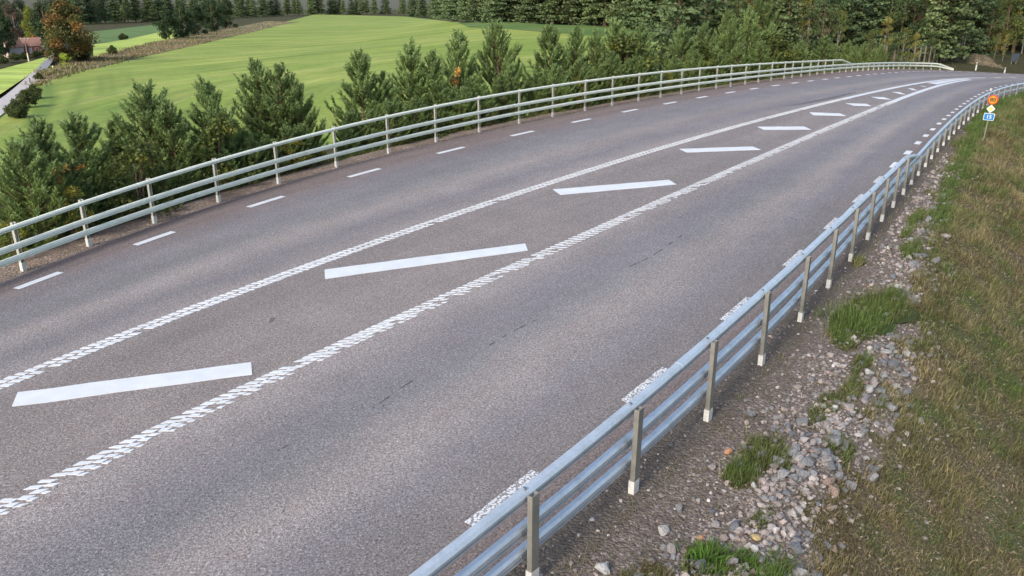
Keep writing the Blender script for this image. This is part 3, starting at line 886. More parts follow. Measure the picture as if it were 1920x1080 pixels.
for d0 in (1.6, 4.2, 6.8):
    s_ = float(LIc.near(np.array([(30.4, 55.6)]))[0][0]) + d0
    a = LIc.off(np.array([s_, s_ + .9]), np.full(2, -.1)); b_ = LIc.off(np.array([s_ + .9, s_]), np.full(2, .1))
    flat_patch([np.concatenate([a, b_])], 0.006).build('centre_dash', M['paint'], road)

# a dark tyre smear in the far lane and a small stain on the island
M['smear'] = mat_flat('tyre_smear', (0.115, 0.108, 0.112), 0.8, 0.25, 6)
_p = np.array([survey(*q, zroad) for q in ((1470, 199.5), (1510, 193.5), (1560, 183.5), (1606, 172.5))])
_c = Curve(_p); _s = np.linspace(0, _c.L, 16); _h = .16 * np.sin(np.linspace(.12, 3.05, 16)) + .012
flat_patch([np.concatenate([_c.off(_s[i:i + 2], -_h[i:i + 2]), _c.off(_s[i:i + 2][::-1], _h[i:i + 2][::-1])]) for i in range(15)], .003, .002).build('tyre_mark', M['smear'], road)
_q = np.array(survey(510, 600, zroad)); _a = np.linspace(0, 6.283, 11)[:-1]
flat_patch([_q + np.stack([np.cos(_a) * .05, np.sin(_a) * .11], 1) * RNG.uniform(.6, 1.2, (10, 1))], .003, .002).build('stain', M['smear'], road)

for pts in CRACKS:
    p = np.array(pts); c = Curve(p) if len(p) > 2 else None
    q = c.p if c else np.linspace(p[0], p[1], 6)
    segs = []
    for a, b_ in zip(q[:-1], q[1:]):
        if RNG.random() < 0.6:
            d = b_ - a; nrm = np.array([-d[1], d[0]]) / (np.linalg.norm(d) + 1e-9) * RNG.uniform(.005, .011)
            segs.append(np.array([a - nrm, a + (b_ - a) * .5 - nrm * 1.6, b_ - nrm * .5, b_ + nrm * .5, a + (b_ - a) * .5 + nrm, a + nrm]))
    if segs: flat_patch(segs, 0.003, 0.002).build('crack', M['crack'], road)

# gravel shoulder on the field side
sw_ = np.arange(0.5, LBc.L - 1, 0.4)
prof = [(-0.35, -0.10), (-0.10, -0.012), (0.25, 0.0), (0.60, -0.03), (0.95, -0.10), (1.35, -0.36)]
lim = ALc
sv = []
for w, dz in prof:
    q = LBc.off(sw_, np.full(len(sw_), -w - 0.02))
    if w < 0:                                   # tuck the inner edge just under the asphalt edge
        _, wa = ALc.near(q)
        q = ALc.off(ALc.near(q)[0], np.full(len(sw_), 0.15 if w < -0.2 else -0.03))
    sv.append(np.c_[q, zroad(q[:, 0], q[:, 1]) + dz + (0.03 * (vnoise(sw_ * 2.2, np.full(len(sw_), w * 9), 8) - 0.5) if w > 0 else 0)])
sv = np.stack(sv, 1)
tag(link('gravel_shoulder', np_mesh('gravel_shoulder', sv.reshape(-1, 3), grid_faces(len(sw_), len(prof)), M['verge_gravel'], True)), kind='structure')

# ------------------------------------------------------------------ near embankment (stones, thatch, grass)
bs = np.concatenate([np.arange(3, 34, 0.14), np.arange(34, RBc.L - 2, 0.5)])
bw = np.concatenate([[-0.7, -0.50, -0.44, -0.36], np.arange(-0.24, 4.2, 0.12), np.arange(4.4, 24, 1.2)])
EDGE_S = [3, 16, 17.6, 18.5, 19.6, 21.5, 23.3, 24.9, 26.5, 27.7, 31, 37, 45, 48, 60, 90]
EDGE_W = [2.1, 1.95, 1.85, 1.62, 1.62, 1.58, 1.50, 1.42, 1.15, 0.98, 0.72, 0.55, 0.30, 0.10, 0.0, 0.0]
# patches of turf on the gravel: s, w, half length, half width, greenness
PATCH = [(23.6, 0.80, 1.25, 0.36, 1.0), (24.6, 1.05, 0.9, 0.30, .8), (18.85, 0.85, 0.45, 0.26, .6), (18.3, 0.80, 0.30, 0.18, .9), (16.75, 1.10, 0.30, 0.22, 1.0), (15.9, 0.80, 0.5, 0.22, .3),
         (20.3, 1.10, 0.55, 0.15, .8), (21.0, 1.22, 0.5, 0.14, .7), (17.1, 1.62, 0.28, 0.15, .9), (16.9, 1.38, 0.2, 0.12, .9), (22.0, 1.15, 0.5, 0.10, .8), (26.4, 0.14, 0.22, 0.10, .5), (29.5, 0.6, 1.2, 0.12, .9), (19.6, 1.5, .4, .16, .7),
         (17.7, 1.25, .2, .1, .8), (28.0, .85, .8, .2, .8)]
BARE = [(22.3, 1.60, 0.7, 0.30), (19.15, 1.25, 0.45, 0.35), (20.8, 1.75, .5, .15)]


def bank_z(s, w):
    q = RBc.at(s); z = zroad(q[:, 0], q[:, 1])
    w = np.asarray(w)
    z = z + bank_prof(w) + np.where(w < -0.6, -0.06, np.where(w < -0.46, -0.014, np.where(w < -0.40, -0.004, 0.004)))
    rough = np.clip((w - 0.25) / 0.8, 0, 1)
    z = z + rough * (0.10 * (vnoise(s * 1.1, w * 1.3, 11) - 0.5) + 0.05 * (vnoise(s * 3.1, w * 3.3, 12) - 0.5))
    return z


def turf_mask(s, w):
    e = np.interp(s, EDGE_S, EDGE_W)
    t = smoothstep(-0.16, 0.16, w - e + 0.5 * (vnoise(s * 1.7, w * 2.2, 21) - 0.5) + 0.25 * (vnoise(s * 5, w * 5, 22) - 0.5))
    g = np.zeros_like(t)
    for (a, b, ra, rb, gg) in PATCH:
        d = ((s - a) / ra) ** 2 + ((w - b) / rb) ** 2
        k = np.exp(-d * 0.9) + 0.35 * (vnoise(s * 6, w * 6, 23) - 0.5)
        k = smoothstep(0.30, 0.6, k)
        t = np.maximum(t, k); g = np.maximum(g, k * gg)
    for (a, b, ra, rb) in BARE:
        d = ((s - a) / ra) ** 2 + ((w - b) / rb) ** 2
        t = t * (1 - 0.9 * smoothstep(0.4, 0.7, np.exp(-d * .8) + 0.3 * (vnoise(s * 4, w * 4, 24) - .5)))
    return t, g


def green_field(s, w):
    e = np.interp(s, EDGE_S, EDGE_W)
    g = smoothstep(0.42, 0.72, vnoise(s * 0.55, w * 0.9, 31) * .7 + .3 * vnoise(s * 2.5, w * 2.5, 32))
    strip = np.exp(-((w - e - 0.25) / 0.28) ** 2) * smoothstep(26, 32, s)
    far = smoothstep(40, 50, s) * 0.35
    spots = smoothstep(.60, .74, vnoise(s * 2.1, w * 2.4, 33)) * .8
    return np.clip(0.34 * g + .65 * spots + strip * 0.9 + far * .7, 0, 1)


S_, W_ = np.meshgrid(bs, bw, indexing='ij')
bp = RBc.off(S_.ravel(), W_.ravel())
tm, tg = turf_mask(S_.ravel(), W_.ravel())
gf = np.maximum(tg, green_field(S_.ravel(), W_.ravel()))
bank = link('embankment', np_mesh('embankment', np.c_[bp, bank_z(S_.ravel(), W_.ravel())], grid_faces(len(bs), len(bw))[:, ::-1], M['bank'], True, attrs={'turf': tm, 'green': gf, 'soil': 1 - smoothstep(.02, .5, W_.ravel())}))
tag(bank, kind='structure')

# stones
def stone_material():
    m, nt, b = new_mat('field_stone')
    oi = nt.nodes.new('ShaderNodeObjectInfo')
    c = ramp(nt, oi.outputs['Random'], [(0.0, (0.15, 0.158, 0.17)), (0.25, (0.26, 0.26, 0.262)), (0.48, (0.30, 0.265, 0.25)), (0.62, (0.20, 0.20, 0.205)), (0.82, (0.36, 0.345, 0.325)), (0.93, (0.28, 0.20, 0.165)), (0.98, (0.40, 0.40, 0.39))], 'CONSTANT')
    tc = nt.nodes.new('ShaderNodeTexCoord').outputs['Object']
    n = noise(nt, tc, 3.5, 5, 0.7)
    c = mix(nt, 1.0, c, ramp(nt, n, [(0.25, grey(0.62)), (0.75, grey(1.25))]), 'MULTIPLY')
    nt.links.new(c, b.inputs['Base Color']); b.inputs['Roughness'].default_value = 0.85
    bump(nt, b, n, 0.25, 0.5)
    return m


M['stone'] = stone_material()
M['orange_stone'] = mat_flat('orange_stone', (0.40, 0.205, 0.115), 0.8, 0.25, 30)
M['ochre_stone'] = mat_flat('ochre_stone', (0.38, 0.28, 0.13), 0.8, 0.25, 30)


def ico(sub):
    import bmesh
    bm = bmesh.new(); bmesh.ops.create_icosphere(bm, subdivisions=sub, radius=1)
    v = np.array([p.co[:] for p in bm.verts]); f = np.array([[q.index for q in p.verts] for p in bm.faces]); bm.free()
    return v, f


IV, IF = ico(2)
IV1, IF1 = ico(1)


def rock_verts(rng, v, cuts=16):
    v = v.copy()
    for _ in range(cuts):                         # flatten by random cutting planes: angular, broken stone
        d = rng.normal(size=3); d /= np.linalg.norm(d); h = rng.uniform(0.36, 0.72)
        k = v @ d - h
        v -= np.where(k > 0, k, 0)[:, None] * d
    return v / np.abs(v).max() * np.array([1.0, rng.uniform(.65, .95), rng.uniform(.5, .75)])


stone_meshes = []
for i in range(10):
    v = rock_verts(np.random.default_rng(100 + i), IV)
    stone_meshes.append(np_mesh('stone', v, IF, M['stone'], False))
om = stone_meshes[1].copy(); om.materials.clear(); om.materials.append(M['orange_stone'])
ym = stone_meshes[4].copy(); ym.materials.clear(); ym.materials.append(M['ochre_stone'])


def lay_stone(me, s, w, r, name='stone'):
    s = np.array([s]); w = np.array([w]); p = RBc.off(s, w)[0]; z = bank_z(s, w)[0]
    o = link(name, me, bank, (p[0], p[1], z + r * 0.34), (RNG.normal(0, .35), RNG.normal(0, .35), RNG.uniform(0, 6.28)), (r, r, r))
    return o


# named clusters: s, w, spread s, spread w, count, size range
CLUST = [(19.15, 1.22, .38, .24, 52, .035, .085), (22.25, 1.52, .75, .22, 70, .03, .075), (17.5, 1.72, .35, .18, 26, .03, .075), (16.4, 1.55, .4, .25, 24, .03, .08),
         (16.6, .95, .5, .35, 22, .025, .07), (20.9, 1.62, .8, .2, 26, .03, .07), (25.5, 1.35, .8, .2, 18, .03, .07), (28.3, 1.0, 1.3, .16, 24, .03, .08), (31.5, .85, 2.0, .15, 18, .03, .08),
         (18.0, .75, .9, .3, 16, .02, .06), (18.5, 2.3, 2.0, .35, 12, .025, .06)]
nst = 0
for (s0, w0, ds_, dw_, n, r0, r1) in CLUST:
    for _ in range(n):
        if nst >= 294: break
        s = s0 + RNG.normal(0, ds_); w = w0 + RNG.normal(0, dw_)
        if w < 0.3: continue
        r = 1.55 * (r0 + (r1 - r0) * RNG.random() ** 1.6)
        lay_stone(stone_meshes[RNG.integers(10)], s, w, r); nst += 1
lay_stone(om, 18.62, .49, .07); lay_stone(om, 17.05, .88, .045); lay_stone(ym, 17.35, 1.33, .065)
for s, w, r in ((18.8, .62, .09), (27.4, 1.05, .12), (26.0, .85, .10)):
    lay_stone(stone_meshes[3], s, w, r)


def scatter_pebbles(n, coarse=False):
    s = 14.5 + 40 * RNG.random(n) ** 1.9
    w = -.35 + RNG.random(n) * 3.6
    t, _ = turf_mask(s, w)
    dens = (1 - t) * (0.05 + 1.0 * smoothstep(0.45, 1.15, w + .4 * (vnoise(s * 1.5, w * 2, 45) - .5))) * smoothstep(-.3, -.1, w) + 0.10
    if coarse:
        s = 15 + 24 * RNG.random(n) ** 1.7; e = np.interp(s, EDGE_S, EDGE_W); w = e - .30 + RNG.normal(0, .36, n)
        dens = (w > .25) * (.25 + .75 * smoothstep(.42, .62, vnoise(s * 1.3, w * 1.5, 49)))
    k = RNG.random(n) < dens
    s, w = s[k], w[k]; n = len(s)
    r = (0.020 + 0.044 * RNG.random(n) ** 1.8) if coarse else (0.007 + 0.028 * RNG.random(n) ** 2.8)
    p = RBc.off(s, w); z = bank_z(s, w) + r * 0.3
    sh = np.stack([rock_verts(np.random.default_rng(300 + i), IV1, 5) for i in range(24)])
    a = RNG.random(n) * 6.283; ca, sa = np.cos(a), np.sin(a)
    b = sh[RNG.integers(0, 24, n)] * r[:, None, None]
    v = np.stack([b[..., 0] * ca[:, None] - b[..., 1] * sa[:, None], b[..., 0] * sa[:, None] + b[..., 1] * ca[:, None], b[..., 2]], -1) + np.c_[p, z][:, None]
    pal = np.array([(.175, .168, .168), (.25, .215, .20), (.285, .235, .215), (.33, .30, .285), (.19, .155, .135), (.135, .135, .142), (.40, .38, .36)])
    col = pal[RNG.choice(len(pal), n, p=[.2, .24, .2, .14, .12, .07, .03])] * RNG.uniform(.8, 1.2, (n, 1))
    f = (IF1[None] + (np.arange(n) * len(IV1))[:, None, None]).reshape(-1, 3)
    m, nt, bb = new_mat('pebbles'); nt.links.new(attr(nt, 'Col', 'Color'), bb.inputs['Base Color']); bb.inputs['Roughness'].default_value = .85
    o = link('pebbles', np_mesh('pebbles', v.reshape(-1, 3), f, m, False, np.repeat(col, len(IV1), 0)), bank)
    o['kind'] = 'stuff'


scatter_pebbles(34000)
scatter_pebbles(5200, True)


# grass blades
def blades(s, w, length, lean_xy, width, col, zfun=None, xy=None):
    n = len(length)
    p = RBc.off(s, w) if xy is None else xy
    z = bank_z(s, w) if zfun is None else zfun
    a = RNG.random(n) * 6.283
    side = np.stack([np.cos(a), np.sin(a), np.zeros(n)], 1) * width[:, None] * .5
    up = np.array([0, 0, 1.0])
    base = np.c_[p, z - .006]
    lean = np.c_[lean_xy, np.zeros(n)]
    mid = base + up * (length * .6)[:, None] + lean * (length * .35)[:, None]
    tip = base + up * (length * np.sqrt(np.clip(1 - (np.linalg.norm(lean_xy, axis=1) * .7) ** 2, .12, 1)))[:, None] + lean * length[:, None]
    v = np.stack([base - side, base + side, mid + side * .75, mid - side * .75, tip], 1)
    k = np.arange(n)[:, None] * 5
    q = k + np.array([[0, 1, 2, 3]]); t = k + np.array([[3, 2, 4]])
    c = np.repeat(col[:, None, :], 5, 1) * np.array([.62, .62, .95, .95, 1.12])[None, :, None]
    return v.reshape(-1, 3), q, t, c.reshape(-1, 3)


def turf_grass(n):
    s = 14.6 + 46 * RNG.random(n) ** 2.0
    w = 0.1 + 6.5 * RNG.random(n) ** 1.55
    t, g = turf_mask(s, w)
    clump = 0.35 + 0.9 * smoothstep(.35, .7, vnoise(s * 4.5, w * 4.5, 41))
    gapm = smoothstep(.30, .52, vnoise(s * 2.3, w * 2.6, 46) * .6 + vnoise(s * 7, w * 7, 47) * .4)
    k = RNG.random(n) < t * clump * (.25 + .75 * gapm) + 0.012
    s, w, t, g = s[k], w[k], t[k], g[k]; n = len(s)
    gr = np.clip(np.maximum(g, green_field(s, w)) + RNG.normal(0, .16, n), 0, 1)
    tall = 0.5 + 0.9 * vnoise(s * 1.6, w * 1.6, 42)
    L = (0.05 + 0.15 * RNG.random(n) ** 1.6) * tall * (1 + .3 * g) * np.interp(s, [15, 60], [.85, 1.5])
    fall = RBc.right(s)
    ang = RNG.random(n) * 6.283
    lean = fall * (0.12 + .22 * RNG.random(n))[:, None] + np.stack([np.cos(ang), np.sin(ang)], 1) * (0.65 * RNG.random(n) + .1)[:, None]
    wid = np.interp(s, [15, 25, 60], [.0060, .0085, .018]) * RNG.uniform(.7, 1.3, n)
    straw = np.array([.290, .238, .128]); olive = np.array([.140, .135, .052]); green = np.array([.090, .145, .036]); brown = np.array([.135, .098, .056])
    tone = (vnoise(s * .8, w * 1.2, 43) * .55 + vnoise(s * 3.2, w * 3.6, 48) * .45)[:, None] + RNG.normal(0, .20, (n, 1))
    dry = np.where(tone > .56, straw, np.where(tone > .34, olive * 1.1, brown))
    col = dry * (1 - gr[:, None]) + green * gr[:, None]
    col = col * RNG.uniform(.55, 1.4, (n, 1))
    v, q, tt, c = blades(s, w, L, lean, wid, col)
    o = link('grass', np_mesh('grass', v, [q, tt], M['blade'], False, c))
    tag(o, 'short dry and green grass on the slope beside the near guardrail', 'grass', kind='stuff')


turf_grass(560000)


def dry_litter(n):
    """Curled dead blades and leaves lying in the turf."""
    s = 14.6 + 34 * RNG.random(n) ** 1.7; w = .3 + 4.0 * RNG.random(n)
    t, g = turf_mask(s, w)
    k = RNG.random(n) < t * .9 + .06; s, w = s[k], w[k]; n = len(s)
    cen = np.c_[RBc.off(s, w), bank_z(s, w) + RNG.uniform(.005, .055, n)]
    pal = np.array([(.21, .17, .105), (.26, .21, .135), (.14, .10, .06), (.06, .044, .027), (.10, .10, .04), (.31, .27, .195)])
    tone = np.clip((vnoise(s * 1.1, w * 1.4, 81) * 5 + RNG.normal(0, 1.3, n)).astype(int), 0, 5)
    a = RNG.random(n) * 6.283; L = RNG.uniform(.018, .055, n) * np.interp(s, [15, 50], [1, 1.6]); wd = L * RNG.uniform(.18, .42, n)
    d = np.stack([np.cos(a), np.sin(a), RNG.normal(0, .45, n)], 1); d /= np.linalg.norm(d, axis=1)[:, None]
    sd = np.stack([-np.sin(a), np.cos(a), RNG.normal(0, .4, n)], 1)
    curl = np.array([0, 0, 1.0]) * (L * RNG.uniform(-.1, .3, n))[:, None]
    v = np.stack([cen - d * L[:, None] * .5, cen + sd * wd[:, None] * .5 + curl, cen + d * L[:, None] * .5, cen - sd * wd[:, None] * .5 + curl], 1).reshape(-1, 3)
    c = np.repeat(pal[tone] * RNG.uniform(.65, 1.3, (n, 1)), 4, 0)
    tag(link('dry_litter', np_mesh('dry_litter', v, np.arange(4 * n).reshape(-1, 4), M['blade'], False, c)), 'dead curled leaves and straw lying in the grass of the near slope', 'litter', kind='stuff')


dry_litter(110000)


def tuft(name, s0, w0, n, rad, length, col, lean=.6, wid=.009):
    s = np.full(n, s0) + RNG.normal(0, rad, n); w = np.full(n, w0) + RNG.normal(0, rad, n)
    o3 = np.array([*RBc.off(np.array([s0]), np.array([w0]))[0], bank_z(np.array([s0]), np.array([w0]))[0]])
    out = RBc.off(s, w) - o3[:2]
    ang = np.arctan2(out[:, 1], out[:, 0]) + RNG.normal(0, .5, n)
    lv = np.stack([np.cos(ang), np.sin(ang)], 1) * (lean * RNG.random(n))[:, None]
    c = np.array(col)[None] * RNG.uniform(.65, 1.35, (n, 1))
    v, q, t, c = blades(s, w, length * RNG.uniform(.6, 1.1, n), lv, np.full(n, wid) * RNG.uniform(.7, 1.4, n), c)
    mv = IV * np.array([rad * 2.3, rad * 2.3, .02]) + o3 - [0, 0, .004]      # matted root crown the blades grow from
    t = np.concatenate([t, IF + len(v)]); v = np.concatenate([v, mv]); c = np.concatenate([c, np.tile(np.array(col) * .45, (len(mv), 1))])
    return link(name, np_mesh(name, v - o3, [q, t], M['blade'], False, c), None, tuple(o3))


tag(tuft('weed_plant', 16.75, 1.10, 150, .075, .17, (.10, .20, .035), .95, .016), 'bright green weed with long arching leaves among stones at the picture bottom', 'plant')
tag(tuft('grass_tuft', 18.72, .92, 420, .12, .17, (.12, .145, .045), .6), 'olive grass tuft just below the pile of grey stones', 'grass tuft')
tag(tuft('grass_tuft', 23.5, .72, 700, .26, .19, (.10, .150, .040), .55), 'tall fresh green grass tuft on the gravel edge, largest beside the guardrail', 'grass tuft')
tag(tuft('grass_tuft', 24.3, .95, 600, .26, .17, (.115, .145, .045), .55), 'green grass tuft right behind the largest tuft on the gravel', 'grass tuft')
tag(tuft('grass_tuft', 26.45, .16, 160, .06, .13, (.12, .13, .05), .6), 'small olive grass tuft at the foot of a guardrail post', 'grass tuft')
tag(tuft('grass_tuft', 17.02, 1.36, 130, .05, .12, (.08, .17, .03), .6), 'small vivid green grass tuft alone among the pebbles', 'grass tuft')
tag(tuft('grass_tuft', 17.0, 1.66, 220, .08, .13, (.08, .16, .035), .6), 'green grass tuft where the stones meet the dry slope', 'grass tuft')

# ------------------------------------------------------------------ railings
RAIL = np.array([(-.032, -.052), (.022, -.052), (.030, -.047), (.030, -.038), (.008, -.033), (.008, -.018), (.033, -.011), (.033, .026), (.016, .050), (-.020, .050), (-.032, .034)])
TOPR = np.array([(-.048, -.050), (.036, -.050), (.046, -.044), (.046, -.034), (.014, -.029), (.014, -.014), (.050, -.006), (.050, .018), (.030, .048), (-.030, .048), (-.048, .028)])


def rail_path(curve, s, w, z_above):
    q = curve.off(s, np.full(len(s), w)); z = zroad(q[:, 0], q[:, 1]) + z_above
    r = curve.right(s)
    return np.c_[q, z], (np.c_[r, np.zeros(len(s))], np.tile([0, 0, 1.0], (len(s), 1)))


def make_post(h, metal, cname='white_sleeve', width=.10, depth=.055, sleeve=.17):
    """Open channel post with a white sleeve round its foot."""
    mb = MB()
    t = .007
    mb.box((0, depth / 2, h / 2 - .2), (width, t, h + .4))
    mb.box((-width / 2 + t / 2, 0, h / 2 - .2), (t, depth - t - .001, h + .4))
    mb.box((width / 2 - t / 2, 0, h / 2 - .2), (t, depth - t - .001, h + .4))
    me = mb.mesh('post', metal)
    sl = MB()
    a = width / 2 + .006; d = depth / 2 + .006
    ring = np.array([(-a, -d), (a, -d), (a, d), (-a, d)])
    v = [np.c_[ring, np.full(4, -.05)], np.c_[ring, np.full(4, sleeve)], np.c_[ring * .82, np.full(4, sleeve)]]
    q = []
    for L in range(2):
        for i in range(4): q.append([L * 4 + i, L * 4 + (i + 1) % 4, L * 4 + 4 + (i + 1) % 4, L * 4 + 4 + i])
    sl.add(np.concatenate(v), q)
    return me, sl.mesh('white_sleeve', M['white'])


def bolt_mesh():
    mb = MB(); mb.tube([(0, 0, 0), (0, 0, .016)], .017, 6)
    return mb.mesh('bolt', M['bolt'])


BOLT = bolt_mesh()


def scaled(p, a, b): return p * np.array([a, b])


def railing(name, label, curve, posts_s, heights, rail_w, s0, s_top_end, s1, metal, pmetal, fr, ramp_len, first, end_drop, group=None, post_flip=0.0, prof_top=TOPR, prof_rail=RAIL, pw=.10):
    hs = np.asarray(posts_s); pc = np.polyfit(hs[:len(heights)], heights, 5)
    H = lambda s: np.polyval(pc, np.clip(s, hs[0], hs[len(heights) - 1]))
    o3 = curve.at(np.array([first]))[0]
    root = empty(name, (o3[0], o3[1], float(zroad(*o3))))
    tag(root, label, 'guardrail')
    def place(o):
        o.parent = root; o.location = Vector(o.location) - Vector(root.location); return o
    def sweep(nm, s, z, prof):
        p, f = rail_path(curve, s, rail_w, z)
        mb = MB(); mb.sweep(p, f, prof)
        o = mb.build(nm, metal); place(o)
        me = o.data
        return o
    ss = np.arange(s0, s_top_end, 0.4); ss = np.append(ss, s_top_end)
    z = H(ss) - .05
    se = np.linspace(s_top_end + .25, s_top_end + ramp_len, 6)
    ze = np.interp(se, [s_top_end + .2, s_top_end + ramp_len], [float(H(s_top_end)) - .07, float(H(s_top_end)) * fr[0] + .06])
    sweep('top_rail', np.concatenate([ss, se]), np.concatenate([z, ze]), prof_top)
    sa = np.append(np.arange(s0, s1, 0.5), s1)
    za, zb = H(sa) * fr[0], H(sa) * fr[1]
    if end_drop:
        k = np.clip((sa - (s1 - end_drop)) / end_drop, 0, 1)
        za = za * (1 - k) + .12 * k
        zb = zb * (1 - k) + .05 * k
    sweep('upper_rail', sa, za, prof_rail)
    sweep('lower_rail', sa, zb, prof_rail)
    # sleeves where rail lengths meet
    for k, sj in enumerate(np.arange(first + 3.1, s_top_end - 1, 8.0)):
        s_ = np.linspace(sj - .16, sj + .16, 3)
        p, f = rail_path(curve, s_, rail_w, H(s_) - .05)
        mb = MB(); mb.sweep(p, f, prof_top * 1.05); place(mb.build('rail_joint', metal))
    cache = {}
    for i, s in enumerate(posts_s):
        tall = s < s_top_end + .2
        h = float(H(s)) if tall else float(H(s)) * (fr[0] + .06)
        key = round(h, 2)
        if key not in cache: cache[key] = make_post(key, pmetal, width=pw, sleeve=.16 if h > .7 else .12)
        q = curve.off(np.array([s]), np.array([0.0]))[0]; t = curve.tan(np.array([s]))[0]
        rz = math.atan2(t[1], t[0]) + post_flip + RNG.normal(0, .02)
        po = link('post', cache[key][0], root, Vector((q[0], q[1], float(zroad(*q)))) - Vector(root.location), (RNG.normal(0, .006), RNG.normal(0, .006), rz))
        link('white_sleeve', cache[key][1], po)
        if i < 16 and rail_w < 0:
            # bolt heads: one on the top rail, one on each lower rail, at the post
            for fz, nm in ((1.0, 't'), (fr[0], 'u'), (fr[1], 'l')):
                r = curve.right(np.array([s]))[0]
                hz = (h - .05 + .062) if nm == 't' else h * fz
                if nm == 't':
                    p = curve.off(np.array([s]), np.array([rail_w + .012]))[0]
                    link('bolt', BOLT, root, Vector((p[0], p[1], float(zroad(*p)) + hz)) - Vector(root.location))
                else:
                    p = curve.off(np.array([s + .0]), np.array([rail_w + .040]))[0]
                    p = p - t * .085
                    rot = Vector((r[0], r[1], 0)).to_track_quat('Z', 'Y').to_euler()
                    link('bolt', BOLT, root, Vector((p[0], p[1], float(zroad(*p)) + hz)) - Vector(root.location), rot)
    return root


rp, _ = RBc.near(np.array(RIGHT_POST))
sp_ = list(rp[::1])
pre = [rp[0] - 1.75 * k for k in (3, 2, 1)]
post_after = []
s = rp[-1]
while s < RBc.L - 8:
    s += 1.28; post_after.append(s)
RH = [.86, .87, .88] + [RIGHT_H[0] + .02] + RIGHT_H[1:] + [.86, .83]
railing('near_guardrail', 'near grey steel guardrail with three rails curving along the stony slope', RBc, pre + sp_ + post_after, RH, -.105,
        rp[0] - 6, float(rp[10]) + .25, RBc.L - 6, M['galv'], M['post'], (.580, .325), 1.9, float(rp[0]), 0, post_flip=math.pi, prof_rail=scaled(RAIL, 1.25, 1.18), prof_top=scaled(TOPR, 1.12, 1.08))
lp, _ = LBc.near(np.array(LEFT_POST))
pre = [lp[0] - 1.5 * k for k in (4, 3, 2, 1)]
post_after = []
s = lp[-1]; _z = zroad(LBc.p[:, 0], LBc.p[:, 1]) - CAM_H; _col = 960 + 1600 * LBc.p[:, 0] / (LBc.p[:, 1] * math.cos(PITCH) - _z * math.sin(PITCH)); S_END = float(np.interp(1785, _col[60:], LBc.s[60:]))
while s < S_END - 1.5:
    s += 1.05; post_after.append(s)
LH = [.82, .84, .86, .87] + LEFT_H + [.79, .79]
TOP_END, _ = LBc.near(np.array([(19.9, 53.0)]))
railing('far_guardrail', 'pale far guardrail with three rails between the road and the young pines', LBc, pre + list(lp) + post_after, LH, .105,
        lp[0] - 6.5, float(TOP_END[0]) + .2, S_END, M['galv_pale'], M['post_pale'], (.570, .335), 1.6, float(lp[0]), 1.6, prof_rail=scaled(RAIL, 1.1, 1.02), prof_top=scaled(TOPR, .85, .80), pw=.075)

# ------------------------------------------------------------------ tree makers
def unit(v): return v / (np.linalg.norm(v, axis=-1, keepdims=True) + 1e-9)


def needles(P, D, L, n, nl, width, col, rng, ang=0.62):
    k = len(P)
    t = rng.uniform(.02, 1.0, (k, n))
    ref = np.where(np.abs(D[:, 2:3]) < .8, [[0, 0, 1.0]], [[1.0, 0, 0]])
    a = unit(np.cross(D, ref)); b = np.cross(D, a)
    az = rng.uniform(0, 6.283, (k, n))
    rad = np.cos(az)[..., None] * a[:, None] + np.sin(az)[..., None] * b[:, None]
    an = ang * rng.uniform(.7, 1.3, (k, n))[..., None]
    d = D[:, None] * np.cos(an) + rad * np.sin(an)
    base = P[:, None] + D[:, None] * (L[:, None] * t)[..., None]
    ln = nl * rng.uniform(.75, 1.15, (k, n))[..., None]
    side = unit(np.cross(d, rad + rng.normal(0, .6, (k, n, 3)))) * width * .5
    v = np.stack([base - side, base + side, base + d * ln], 2).reshape(-1, 3)
    f = np.arange(len(v)).reshape(-1, 3)
    c = np.repeat(np.repeat(col[:, None], n, 1) * rng.uniform(.75, 1.25, (k, n, 1)), 3, 0).reshape(k, n, 3, 3) if False else np.repeat((col[:, None] * rng.uniform(.75, 1.25, (k, n, 1))).reshape(-1, 3), 3, 0)
    return v, f, c


